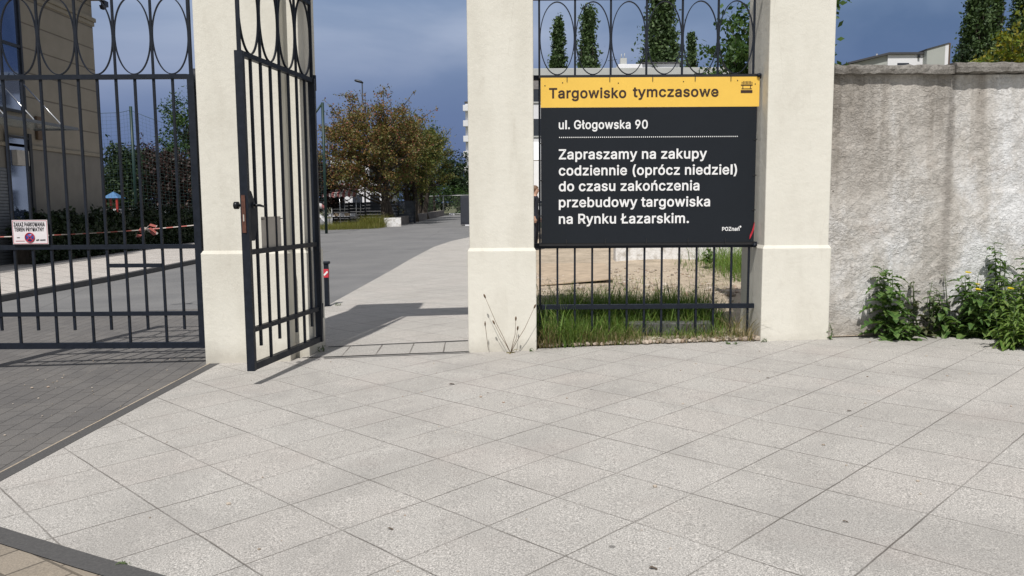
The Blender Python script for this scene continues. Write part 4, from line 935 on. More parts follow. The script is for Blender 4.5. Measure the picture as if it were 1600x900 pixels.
def lettering(body, S, u0, u1, v0, cap, mat, parent, bold, w=0.004, name='lettering'):
    """text with its left edge at u0, right edge at u1, baseline v0 and capital height cap on the plane S(u, v, w); one mesh"""
    k_ = cap / CAPH
    x, items = 0.0, []
    for ch in body:
        if ch == ' ':
            x += 0.20
            continue
        items.append((x, ch)); x += GADV(ch) + bold * 1.2
    lo, hi = 1e9, -1e9
    parts = []
    for x, ch in items:
        for flat, tr, i in glyph_mesh(ch, bold):
            q = [(p_.x + x, p_.y) for p_ in flat]
            lo = min(lo, min(a_ for a_, _ in q)); hi = max(hi, max(a_ for a_, _ in q))
            parts.append((q, tr, i))
    sx = (u1 - u0) / (hi - lo)
    mb_ = MB()
    for q, tr, i in parts:
        mb_.add([S(u0 + (a_ - lo) * sx, v0 + b_ * k_, w + 0.0003 * i) for a_, b_ in q], tr)
    return mb_.build(name, mat, parent)

# ------------------------------------------------------------------ the market sign
SA, SB = Vector((0.322, 8.675, 0)), Vector((2.672, 8.70, 0))
sd = (SB - SA).normalized(); sn = Vector((sd.y, -sd.x, 0))           # outward, to the street
SW, SZ0, SZ1 = (SB - SA).length, 1.135, 2.905
def S(u, v, w=0.0):
    return SA + sd * u + Vector((0, 0, SZ0 + v)) + sn * w
SH = SZ1 - SZ0
t = thing('market_sign', 'large black and yellow banner announcing a temporary market, tied to the railing', 'sign', S(SW / 2, 0))
def sbox(u0, u1, v0, v1, w0, w1):
    m_ = MB()
    m_.obox(S((u0 + u1) / 2, (v0 + v1) / 2, (w0 + w1) / 2), sd * ((u1 - u0) / 2), sn * ((w1 - w0) / 2), Vector((0, 0, (v1 - v0) / 2)))
    return m_
HD = 0.315                                                            # header band
sbox(0, SW - 0.022, 0, SH - HD, -0.005, 0).build('panel', 'sign_dark', t)
hdr = sbox(0, SW, SH - HD + 0.001, SH, -0.005, 0.001).build('header', 'sign_yellow', t)
pxm = SW / 1083.0                                                     # photograph's own proportions, in metres
U = lambda x: (x - 47) * pxm
Vv = lambda y: SH - (y - 40) * pxm * 0.985
txt = lambda b, x0, x1, y, cap, mat, par, bold, nm='lettering': lettering(b, S, U(x0), U(x1), Vv(y), cap * pxm, mat, par, bold, 0.003, nm)
txt('Targowisko', 88, 470, 140, 47, 'sign_brown', hdr, 0.020)
txt('tymczasowe', 502, 927, 136, 47, 'sign_brown', hdr, 0.020)
txt('ul. G\u0142ogowska 90', 136, 578, 293, 41, 'sign_white', t, 0.0165)
txt('Zapraszamy na zakupy', 136, 875, 443, 47, 'sign_white', t, 0.0165)
txt('codziennie (opr\u00f3cz niedziel)', 136, 1027, 524, 47, 'sign_white', t, 0.0165)
txt('do czasu zako\u0144czenia', 136, 840, 603, 47, 'sign_white', t, 0.0165)
txt('przebudowy targowiska', 136, 895, 684, 47, 'sign_white', t, 0.0165)
txt('na Rynku \u0141azarskim.', 136, 790, 768, 47, 'sign_white', t, 0.0165)
txt('POZna\u0144', 958, 1046, 810, 18, 'sign_white', t, 0.022, 'logo')
m = MB()                                                              # the little star of the town mark
for q in range(4):
    a = q * PI / 4
    c0 = S(U(1050), Vv(790), 0.003)
    m.obox(c0 + sn * q * 0.0006, sd * (math.cos(a) * 0.011) + Vector((0, 0, math.sin(a) * 0.011)), (sd * -math.sin(a) + Vector((0, 0, math.cos(a)))) * 0.003, sn * 0.0002)
m.build('logo_star', 'sign_white', t)
m = MB()                                                              # dotted rule
nd = 88
for i in range(nd):
    u = U(140) + (U(1024) - U(140)) * i / (nd - 1)
    m.obox(S(u, Vv(335), 0.003), sd * 0.0052, Vector((0, 0, 0.0052)), sn * 0.0005)
m.build('dotted_rule', 'sign_white', t)
m = MB()                                                              # stall pictogram: scalloped awning, counter
def ib(x0, x1, y0, y1):
    m.obox(S(U((x0 + x1) / 2), Vv((y0 + y1) / 2), 0.003), sd * (abs(x1 - x0) / 2 * pxm), Vector((0, 0, abs(y1 - y0) / 2 * pxm)), sn * 0.0006)
for i in range(8):
    xx = 1041 + i * 7.0
    ib(xx, xx + 3.6, 66 - (4 if 0 < i < 7 else 0), 76)
ib(1037, 1095, 79, 84); ib(1045, 1049, 84, 101); ib(1083, 1087, 84, 101); ib(1040, 1092, 98, 101); ib(1037, 1095, 106, 120)
m.build('stall_pictogram', 'sign_brown', hdr)
# cable ties round the edge
def tie(u, v, vert=True):
    m_ = MB()
    a, b = (0.006, 0.034) if vert else (0.03, 0.006)
    m_.obox(S(u, v, 0.004), sd * a * 0.6, Vector((0, 0, b)), sn * 0.003)
    m_.build('cable_tie', 'black_plastic', t)
for x in (177, 388, 600, 810, 987):
    tie(U(x), SH - 0.012)
for x in (174, 370, 577, 787, 975):
    tie(U(x), 0.012)
for y in (365, 550, 728):
    tie(0.0, Vv(y), False)
for y in (350, 530, 705):
    tie(SW - 0.03, Vv(y), False)
m = MB()
for x, y in ((68, 79), (155, 65), (430, 68), (1020, 58), (1108, 76), (752, 62)):
    m = MB()
    c0 = S(U(x), Vv(y), 0.002)
    m.tube([c0, c0 + sn * 0.003], 0.006, 8)
    m.build('eyelet', 'black_plastic', hdr)
m = MB(); m.bar(S(-0.02, -0.012, -0.02), S(SW - 0.01, -0.012, -0.02), 0.03, 0.035); m.build('lower_batten', 'black_plastic', t)
m = MB(); m.bar(S(-0.02, SH + 0.012, -0.02), S(SW + 0.02, SH + 0.012, -0.02), 0.03, 0.03); m.build('upper_batten', 'black_plastic', t)
# red ribbon left on the railing
rb = MB()
pts = [(1172, 374), (1174, 367), (1177, 360), (1179, 348)]
vs = []
for i, (x, y) in enumerate(pts):
    c0 = at(x, y, 8.685); wd = (0.006, 0.014, 0.012, 0.004)[i]
    vs += [c0 - Vector((wd, 0, 0)), c0 + Vector((wd, 0.01, 0.01))]
vs2 = [v_ + Vector((0, 0.006, 0)) for v_ in vs]
rb.add(vs + vs2, [(0, 1, 3, 2), (2, 3, 5, 4), (4, 5, 7, 6), (8, 10, 11, 9), (10, 12, 13, 11), (12, 14, 15, 13)])
tag(rb.build('ribbon', 'ribbon_red', None, at(1176, 365, 8.685)), 'short red ribbon knotted at the lower right corner of the banner', 'ribbon')

# ------------------------------------------------------------------ no-parking plate on the closed gate
q0, q1 = at(18, 344, GY - 0.045), at(76, 381.5, GY - 0.045)
t = thing('parking_plate', 'white no parking plate with red and blue disc, wired to the closed driveway gate', 'sign', (q0 + q1) / 2)
def N(u, v, w=0.0):
    return Vector((q0.x + u * (q1.x - q0.x), q0.y - w, q0.z + v * (q1.z - q0.z)))
m = MB(); m.bbox(q0.x, q1.x, q0.y, q0.y + 0.004, q1.z, q0.z, 0.0015); m.build('plate', 'plate_white', t)
m = MB()
for a, b in (((0.02, 0.03), (0.98, 0.03)), ((0.98, 0.03), (0.98, 0.97)), ((0.98, 0.97), (0.02, 0.97)), ((0.02, 0.97), (0.02, 0.03))):
    m.bar(N(*a, 0.001), N(*b, 0.001), 0.003, 0.003)
m.build('border', 'ink_red', t)
PW, PH = q1.x - q0.x, q0.z - q1.z
NS = lambda a, b, w: Vector((q0.x + a, q0.y - w, q1.z + b))
lettering('ZAKAZ PARKOWANIA', NS, 0.05 * PW, 0.93 * PW, 0.745 * PH, 0.155 * PH, 'ink_black', t, 0.034, 0.002)
lettering('TEREN PRYWATNY', NS, 0.06 * PW, 0.90 * PW, 0.545 * PH, 0.145 * PH, 'ink_black', t, 0.034, 0.002)
cD = NS(0.485 * PW, 0.28 * PH, 0.0015)
rD = 0.205 * PH
m = MB(); m.lathe(cD, [(rD, 0.0), (rD, -0.001)], 28, 'y'); disc = m.build('disc', 'ink_blue', t)
m = MB(); m.tube(ellipse(cD - Vector((0, 0.002, 0)), (1, 0, 0), (0, 0, 1), rD * 0.93, rD * 0.93, 28), rD * 0.1, 6, True)
for a in (PI / 4, -PI / 4):
    dv = Vector((math.cos(a), 0, math.sin(a))) * rD * 0.85
    m.bar(cD - dv - Vector((0, 0.0025, 0)), cD + dv - Vector((0, 0.0025, 0)), rD * 0.2, 0.002, Vector((0, 1, 0)))
m.build('cross', 'ink_red', disc)
m = MB(); m.bar(NS(0.08 * PW, 0.14 * PH, 0.002), NS(0.33 * PW, 0.14 * PH, 0.002), 0.002, 0.004); m.build('red_line', 'ink_red', t)
m = MB(); m.bar(NS(0.12 * PW, 0.28 * PH, 0.002), NS(0.2 * PW, 0.28 * PH, 0.002), 0.002, 0.006)
m.bar(NS(0.66 * PW, 0.16 * PH, 0.002), NS(0.74 * PW, 0.19 * PH, 0.002), 0.002, 0.012)
m.bar(NS(0.77 * PW, 0.17 * PH, 0.002), NS(0.92 * PW, 0.18 * PH, 0.002), 0.002, 0.010)
m.build('fine_print', 'ink_black', t)

# ------------------------------------------------------------------ old boundary wall on the right
WY = lambda x: 8.575 + 0.035 * (x - 3.4)
XK = 4.655                                      # where the two pours meet
t = thing('concrete_wall', 'old rough concrete boundary wall with crumbling coping, weeds along its foot', 'wall', on(5.5, WY(5.5)))
rng = np.random.default_rng(3)
def slab_wall(x0, x1, dy, z0, z1, th, name, mat):
    """wall face with slight real unevenness"""
    m_ = MB()
    nx, nz = max(2, int((x1 - x0) / 0.07)), 36
    vs = []
    for j in range(nz + 1):
        for i in range(nx + 1):
            x = x0 + (x1 - x0) * i / nx
            zb = G(x, WY(x)) - 0.06
            z = (z0 if z0 is not None else zb) + (z1 - (z0 if z0 is not None else zb)) * j / nz
            vs.append((x, WY(x) + dy + rng.uniform(-0.006, 0.006) + 0.008 * math.sin(x * 3 + z * 2.1), z))
    W_ = nx + 1
    m_.add(vs, [(j * W_ + i, j * W_ + i + 1, (j + 1) * W_ + i + 1, (j + 1) * W_ + i) for j in range(nz) for i in range(nx)], False)
    zl = (z0 if z0 is not None else -0.1)
    y0 = dy + 0.03
    m_.add([(x0, WY(x0) + y0, zl), (x1, WY(x1) + y0, zl), (x1, WY(x1) + dy + th, zl), (x0, WY(x0) + dy + th, zl),
            (x0, WY(x0) + y0, z1 - 0.002), (x1, WY(x1) + y0, z1 - 0.002), (x1, WY(x1) + dy + th, z1 - 0.002), (x0, WY(x0) + dy + th, z1 - 0.002)],
           [(4, 5, 6, 7), (2, 3, 7, 6), (1, 2, 6, 5), (3, 0, 4, 7), (0, 3, 2, 1)])
    return m_.build(name, mat, t)
slab_wall(3.40, 9.5, 0.0, None, 2.90, 0.24, 'body', 'roughcast')
def coping(x0, x1, z0, z1, over, seed):
    """crumbling concrete cap"""
    r = random.Random(seed)
    m_ = MB()
    n_ = int((x1 - x0) / 0.045)
    vs = []
    for i in range(n_ + 1):
        x = x0 + (x1 - x0) * i / n_
        yb = WY(x)
        j = lambda a=0.006: r.uniform(-a, a)
        vs += [(x, yb + 0.03, z0 + j()), (x, yb - over + j(), z0 + 0.006 + j(0.009)), (x, yb - over - 0.004 + j(), (z0 + z1) / 2 + j()),
               (x, yb - over + 0.012 + j(), z1 - 0.010 + j(0.008)), (x, yb - over + 0.06 + j(), z1 + 0.004 + j(0.007)), (x, yb + 0.29, z1 + 0.01), (x, yb + 0.29, z0)]
    fs = []
    for i in range(n_):
        for q in range(7):
            fs.append((i * 7 + q, i * 7 + (q + 1) % 7, (i + 1) * 7 + (q + 1) % 7, (i + 1) * 7 + q))
    fs += [tuple(range(6, -1, -1)), tuple(n_ * 7 + q for q in range(7))]
    m_.add(vs, fs, False)
    return m_.build('coping', 'old_coping', t)
coping(3.40, XK + 0.02, 2.895, 2.995, 0.075, 1)
coping(XK + 0.03, 9.5, 2.910, 3.015, 0.10, 2)

# ------------------------------------------------------------------ plants
def strip_leaf(rg, base, direc, L, wd, droop, lobes=0, seg=7):
    """one bent blade, lobed if asked: list of triangle/quads as quads (seg*2 faces, 4 corners)"""
    d = np.array(direc, float); d /= np.linalg.norm(d)
    h = np.cross(d, (0, 0, 1.0)); h /= np.linalg.norm(h) + 1e-9
    p = np.array(base, float)
    rows = []
    for i in range(seg + 1):
        t_ = i / seg
        w = wd * (math.sin(PI * min(1, t_ * 0.92 + 0.08)) ** 0.8)
        if lobes:
            w *= 0.38 + 0.75 * abs(math.sin(t_ * lobes * PI)) ** 0.8
        if i == seg:
            w = wd * 0.02
        fold = np.array((0, 0, 0.25 * w))
        rows.append((p - h * w / 2 + fold, p.copy(), p + h * w / 2 + fold))
        d = d + np.array((0, 0, -droop / seg))
        d /= np.linalg.norm(d)
        p = p + d * L / seg
    V = []
    for i in range(seg):
        a, b = rows[i], rows[i + 1]
        V += [a[0], a[1], b[1], b[0], a[1], a[2], b[2], b[1]]
    return V
def weed(label, base, h, n_leaf, L, wd, mat, seed, lobes=0, stems=1, spread=0.1, flowers=0, name='weed', lean=(0, 0), group=None, tip=0.35):
    rg = random.Random(seed)
    t_ = thing(name, label, 'weed', base, group)
    sm, V, fl = MB(), [], []
    for s_ in range(stems):
        a0 = rg.uniform(0, 2 * PI)
        top = Vector((math.cos(a0) * spread * rg.uniform(0.4, 1) + lean[0], math.sin(a0) * spread * rg.uniform(0.3, 0.8) + lean[1], h * (rg.uniform(0.72, 1.0) if s_ else 1.0)))
        b0 = Vector(base) + Vector((math.cos(a0) * spread * 0.25, math.sin(a0) * spread * 0.15, -0.01))
        pts = [b0 + top * q + Vector((0.02 * math.sin(q * 5 + a0), 0.0, 0)) for q in (0, .25, .5, .75, 1)]
        sm.tube(pts, [0.007, 0.006, 0.005, 0.004, 0.002], 6)
        m_ = max(2, n_leaf // stems)
        for i in range(m_):
            q = (i + 0.4) / m_
            az = a0 + i * 2.4 + rg.uniform(-0.4, 0.4)
            size = L * (1.0 - (1 - tip) * q) * rg.uniform(0.75, 1.2)
            V += strip_leaf(rg, b0 + top * q, (math.cos(az), math.sin(az) * 0.9, rg.uniform(0.15, 0.9)), size, wd * size / L, rg.uniform(0.8, 1.9), lobes, 15 if lobes > 3 else 7)
        if s_ < flowers:
            fl.append(b0 + top)
    sm.build('stem', 'stem_green', t_)
    np_mesh('foliage', V, 4, mat, t_)
    for p_ in fl:
        F_ = []
        for i in range(7):
            az = i * 2 * PI / 7
            F_ += strip_leaf(rg, p_ + Vector((0, -0.02, 0.02)), (math.cos(az), math.sin(az) - 0.5, 0.4), 0.038, 0.032, 0.3, 0, 3)
        np_mesh('flower', F_, 4, 'petal_yellow', t_)
    return t_
wp = lambda px, dy: on(at(px, 520, 8.5 - dy).x, WY(at(px, 520, 8.5 - dy).x) - dy)
weed('bushy weed with large lobed leaves, first plant along the concrete wall', wp(1401, 0.15), 0.76, 66, 0.33, 0.15, 'leaf_weed', 11, 5, 3, 0.13, 0, tip=0.5)
weed('dull grey green spindly weed against the wall between two bushier plants', wp(1452, 0.13), 0.62, 64, 0.17, 0.085, 'leaf_weed_dull', 12, 2, 5, 0.15)
weed('low leafy green weed spreading at the wall foot right of the spindly one', wp(1424, 0.26), 0.20, 70, 0.17, 0.08, 'leaf_weed', 13, 3, 6, 0.24)
weed('dark green wall weed with tall thin leafy stalks', wp(1510, 0.24), 0.52, 260, 0.19, 0.09, 'leaf_weed', 14, 3, 11, 0.34)
weed('thin tall dull stalks with small leaves rising over the dark green weed', wp(1512, 0.12), 0.70, 48, 0.10, 0.05, 'leaf_weed_dull', 15, 0, 4, 0.24)
weed('tall leafy weed with yellow flowers at the right end of the wall', wp(1566, 0.34), 0.66, 330, 0.20, 0.08, 'leaf_weed', 16, 3, 16, 0.36, 6, tip=0.6)
weed('tallest wall weed with drooping grey green top beside the yellow flowers', wp(1586, 0.14), 1.0, 190, 0.19, 0.07, 'leaf_weed', 17, 2, 6, 0.2, tip=0.55)
weed('dense low clump of green blades in front of the yellow flowers', on(4.93, 7.74), 0.42, 190, 0.26, 0.045, 'leaf_weed_light', 18, 0, 10, 0.28)
weed('feathery green weed at the right edge beyond the yellow flowers', on(5.22, 7.98), 0.78, 320, 0.22, 0.07, 'leaf_weed_light', 19, 2, 9, 0.34)
weed('little reddish seedling at the right foot of the pillar beside the wall', on(3.42, 8.46), 0.20, 9, 0.085, 0.032, 'leaf_weed', 20, 0, 1, 0.01)
weed('tiny green sprout at the right foot of the pillar left of the sign', on(0.20, 8.30), 0.05, 7, 0.05, 0.02, 'leaf_weed', 21, 0, 2, 0.02)
weed('tiny green sprout at the left foot of the pillar next to the wall', on(2.70, 8.42), 0.06, 8, 0.05, 0.02, 'leaf_weed', 22, 0, 2, 0.03)
weed('tiny weed growing under the hinge of the open gate leaf', on(-2.12, 8.66), 0.10, 12, 0.06, 0.025, 'leaf_weed', 23, 0, 3, 0.04)
weed('weed tuft growing in the paving joint right of the black and red bollard', on(-2.86, 12.95), 0.07, 14, 0.07, 0.025, 'leaf_weed', 24, 0, 3, 0.05)
weed('low green tuft growing from the paving before the railing', on(2.35, 8.36), 0.05, 12, 0.07, 0.02, 'leaf_weed', 25, 0, 4, 0.08)
weed('small grass tuft in the dark kerb at the near left', gpt(190, 884), 0.035, 14, 0.05, 0.007, 'grass_green', 26, 0, 4, 0.03)
weed('leafy green burdock in the sunlit yard behind the railing', on(at(1104, 405, 16).x, 15.6, 0.29), 0.34, 16, 0.24, 0.16, 'leaf_weed', 27, 0, 3, 0.16)

# dry plantain stalks at the foot of the second pillar
t = thing('weed_stalks', 'dry brown plantain stalks with seed heads before the pillar left of the sign', 'weed', on(-0.02, 8.28))
b0 = on(-0.02, 8.27)
tops = [((757, 462), 0.0), ((862, 0), 0), ((771, 503), 0.02), ((806, 497), 0.01), ((809, 512), 0.0), ((836, 478), 0.01)]
sm = MB(); sd_ = MB()
for (x, y), dy in tops:
    if y == 0:
        continue
    p = at(x, y, 8.20 + dy)
    root = at(763, 548, 8.31) if x == 757 - 0 and False else b0
    mid = root.lerp(p, 0.5) + Vector((0.02 if p.x > b0.x else -0.012, 0, 0.01))
    sm.tube([root, root.lerp(mid, 0.5) + Vector((0, 0, 0.01)), mid, mid.lerp(p, 0.55), p], [0.0032, 0.003, 0.0028, 0.0022, 0.002], 5)
    dd = (p - mid).normalized()
    sd_.tube([p - dd * 0.03, p - dd * 0.015, p, p + dd * 0.015, p + dd * 0.02], [0.004, 0.009, 0.010, 0.006, 0.001], 7)
p = at(758, 506, 8.2); root = at(763, 547, 8.28)
sm.tube([root, root.lerp(p, 0.5), p], 0.0028, 5)
sd_.tube([p - Vector((0, 0, 0.025)), p, p + Vector((0, 0, 0.03))], [0.004, 0.009, 0.002], 7)
sm.build('stalk', 'stem_dry', t); sd_.build('seed_head', 'seed_head', t)
V = []
rg = random.Random(4)
for i in range(12):
    V += strip_leaf(rg, b0, (rg.uniform(-1, 1), rg.uniform(-0.7, 0.3), 0.35), rg.uniform(0.05, 0.11), 0.018, 1.2)
np_mesh('foliage', V, 4, 'grass_dry', t)

# ------------------------------------------------------------------ grass
def blades(name, regions, mat, seed, zfun, kind='stuff'):
    """regions: (x0, x1, y0, y1, count, hmin, hmax)"""
    rg = np.random.default_rng(seed)
    out_ = []
    for x0, x1, y0, y1, n_, h0, h1 in regions:
        x = rg.uniform(x0, x1, n_); y = rg.uniform(y0, y1, n_)
        # clumpy: pull the blades toward tufts
        tx, ty = rg.uniform(x0, x1, max(6, n_ // 22)), rg.uniform(y0, y1, max(6, n_ // 22))
        k_ = rg.integers(0, len(tx), n_)
        f_ = rg.uniform(0.0, 0.9, n_)
        x = x * (1 - f_) + tx[k_] * f_; y = y * (1 - f_) + ty[k_] * f_
        h = rg.uniform(h0, h1, n_) * rg.uniform(0.6, 1.15, n_)
        az = rg.uniform(0, 2 * PI, n_); bend = rg.uniform(0.15, 1.15, n_)
        w = rg.uniform(0.003, 0.007, n_) * (0.6 + h * 1.4) * np.where(rg.random(n_) < 0.16, 2.6, 1.0)
        z = np.array([zfun(a, b) for a, b in zip(x, y)]) - 0.01
        dx, dy = np.cos(az), np.sin(az)
        px_, py_ = -dy * w / 2, dx * w / 2
        def pt(q, side_):
            off = bend * h * q * q
            zz_ = z + h * (q - 0.28 * bend * q * q)
            s_ = side_ * (1 - q * 0.75)
            return np.stack([x + dx * off + px_ * s_, y + dy * off + py_ * s_, zz_], axis=1)
        qs = (0, 0.4, 0.75, 1.0)
        for a, b in zip(qs[:-1], qs[1:]):
            out_.append(np.stack([pt(a, -1), pt(a, 1), pt(b, 1), pt(b, -1)], axis=1))
    V_ = np.concatenate(out_, axis=0).reshape(-1, 3)
    # keep each blade one island is not needed: tone varies along a tuft
    o_ = np_mesh(name, V_, 4, mat)
    o_['kind'] = kind
    return o_
blades('grass', [(0.26, 2.66, 8.85, 10.6, 8200, 0.12, 0.40), (0.26, 1.5, 8.47, 9.1, 1700, 0.10, 0.36), (1.2, 2.66, 8.50, 8.8, 500, 0.03, 0.14), (0.26, 0.75, 8.42, 8.9, 420, 0.2, 0.55),
                 (1.5, 2.6, 8.52, 8.9, 420, 0.06, 0.25), (0.26, 2.66, 9.35, 10.65, 6500, 0.28, 0.56), (0.3, 2.7, 10.5, 11.1, 700, 0.1, 0.30), (0.3, 2.7, 10.2, 11.0, 260, 0.35, 0.62),
                 (3.2, 3.8, 12.5, 17, 260, 0.08, 0.24), (3.7, 5.4, 13, 17, 3000, 0.25, 0.6), (1.6, 3.0, 13.2, 14.2, 60, 0.10, 0.25), (2.3, 2.9, 11.4, 12.4, 90, 0.1, 0.22)], 'grass_green', 31, yz)
blades('dry_grass', [(0.26, 1.5, 8.45, 8.95, 1900, 0.05, 0.22), (1.4, 2.64, 8.47, 8.75, 900, 0.03, 0.14), (0.26, 2.6, 8.8, 9.6, 900, 0.05, 0.25), (0.26, 0.55, 8.40, 8.80, 260, 0.10, 0.34), (2.35, 2.66, 8.42, 8.8, 130, 0.1, 0.42),
                     (0.3, 2.6, 9.0, 11.6, 260, 0.15, 0.5)], 'grass_dry', 32, yz)
# gravel along the foot of the railing and in the yard
rg = np.random.default_rng(8)
k = NT('gravel_stone')
geo = k.n('ShaderNodeNewGeometry')
k.col(k.ramp(geo.outputs['Random Per Island'], [(0, (0.20, 0.165, 0.13)), (0.4, (0.38, 0.32, 0.26)), (0.7, (0.50, 0.44, 0.37)), (1, (0.30, 0.21, 0.155))])); k.rough(0.9)
M['gravel_stone'] = k.m
bmI = bmesh.new(); bmesh.ops.create_icosphere(bmI, subdivisions=1, radius=1.0)
iv = np.array([v_.co[:] for v_ in bmI.verts]); iff = [[q.index for q in f_.verts] for f_ in bmI.faces]; bmI.free()
T = []
spots = [(rg.uniform(0.27, 2.68), rg.uniform(8.50, 8.72), rg.uniform(0.008, 0.028)) for _ in range(420)]
spots += [(rg.uniform(1.4, 2.68), rg.uniform(8.50, 8.75), rg.uniform(0.012, 0.04)) for _ in range(220)]
spots += [(rg.uniform(0.3, 4.4), rg.uniform(11.3, 15.6), rg.uniform(0.008, 0.036)) for _ in range(900)]
spots += [(rg.uniform(0.3, 3.4), rg.uniform(11.5, 13.6), rg.uniform(0.03, 0.075)) for _ in range(46)]
for x, y, s_ in spots:
    q = iv * (s_ * rg.uniform(0.7, 1.3, 3)) * rg.uniform(0.85, 1.15, (len(iv), 1))
    a = rg.uniform(0, PI); ca, sa = math.cos(a), math.sin(a)
    q = np.stack([q[:, 0] * ca - q[:, 1] * sa, q[:, 0] * sa + q[:, 1] * ca, q[:, 2] * 0.7], 1) + np.array((x, y, yz(x, y) + s_ * 0.25))
    for f_ in iff:
        T += [q[i] for i in f_]
V_ = np.array(T)
me_b = MB()
o = bpy.data.meshes.new('gravel')
nst = len(spots); allv, allf = [], []
for i in range(nst):
    blk = V_[i * 60:(i + 1) * 60].reshape(-1, 3)
    uniq, inv = np.unique(np.round(blk, 6), axis=0, return_inverse=True)
    inv = inv.ravel()
    b = len(allv)
    allv += [tuple(u_) for u_ in uniq]
    allf += [tuple(int(b + j) for j in inv[k_ * 3:k_ * 3 + 3]) for k_ in range(20)]
o.from_pydata(allv, [], allf); o.materials.append(M['gravel_stone'])
go = bpy.data.objects.new('gravel', o); C.objects.link(go); go['kind'] = 'stuff'

# old kerb stone lying behind the bars, plywood, white foundation wall in the yard
simple('old_plank', (0.10, 0.098, 0.10), 0.85, 0, 0.3, 8)
simple('plywood', (0.40, 0.315, 0.225), 0.8, 0, 0.2, 5)
k = NT('lime_wall')
c = k.ramp(k.noise(5, 6, 0.7), [(0.34, (0.42, 0.39, 0.35)), (0.52, (0.72, 0.71, 0.70)), (0.7, (0.80, 0.80, 0.80))])
k.col(c); k.rough(0.9); k.bump(k.noise(16, 5, 0.7), 0.6, 0.03)
M['lime_wall'] = k.m
m = MB(); m.bbox(1.30, 2.32, 9.02, 9.22, yz(1.8, 9.0) - 0.02, yz(1.8, 9.0) + 0.13, 0.012)
tag(m.build('kerb_stone', 'old_plank', None, (1.8, 9.1, yz(1.8, 9.1))), 'loose grey concrete kerb stone lying in grass behind the railing', 'kerb stone')
m = MB()
a = [(0.45, 13.9), (1.75, 13.7), (1.95, 16.6), (0.55, 16.9)]
r_ = random.Random(2)
vs = [Vector((x, y, yz(x, y) + 0.03 + (0.05 if i == 1 else 0))) for i, (x, y) in enumerate(a)]
m.add([v_ for v_ in vs] + [v_ - Vector((0, 0, 0.018)) for v_ in vs], [(0, 1, 2, 3), (7, 6, 5, 4), (0, 4, 5, 1), (1, 5, 6, 2), (2, 6, 7, 3), (3, 7, 4, 0)])
tag(m.build('plywood_board', 'plywood', None, (1.2, 15, yz(1.2, 15))), 'sand coloured board lying flat on the yard behind the railing', 'board')
m = MB()
x0, x1 = at(962, 400, 17.2).x, 9.0
m.bbox(x0, x1, 17.2, 17.6, 0.0, 0.95, 0.02)
tag(m.build('foundation_wall', 'lime_wall', None, ((x0 + x1) / 2, 17.4, 0.3)), 'low whitewashed wall across the yard behind the railing', 'wall')

# ------------------------------------------------------------------ bollard
t = thing('bollard', 'black folding parking bollard with red and white reflective band beside the path', 'bollard', on(-3.03, 12.93))
bz = G(-3.03, 12.93)
m = MB(); m.bbox(-3.065, -2.995, 12.895, 12.965, bz, bz + 0.70, 0.006); m.build('post', 'iron_paint', t)
m = MB(); m.bbox(-3.10, -2.96, 12.86, 13.0, bz - 0.005, bz + 0.012, 0.004); m.build('base_plate', 'iron_paint', t)
m = MB(); m.bbox(-3.068, -2.992, 12.892, 12.968, bz + 0.48, bz + 0.62, 0.004); bd = m.build('reflective_band', 'ribbon_red', t)
m = MB(); m.obox((-3.03, 12.890, bz + 0.55), Vector((0.030, 0, 0.03)), Vector((-0.008, 0, 0.012)), (0, 0.0015, 0)); m.build('white_stripe', 'sign_white', bd)
m = MB(); m.bbox(-3.09, -2.97, 12.88, 12.98, bz + 0.70, bz + 0.745, 0.012); m.tube([(-3.10, 12.91, bz + 0.69), (-3.10, 12.91, bz + 0.76)], 0.016, 8); m.build('lock_cap', 'iron_paint', t)

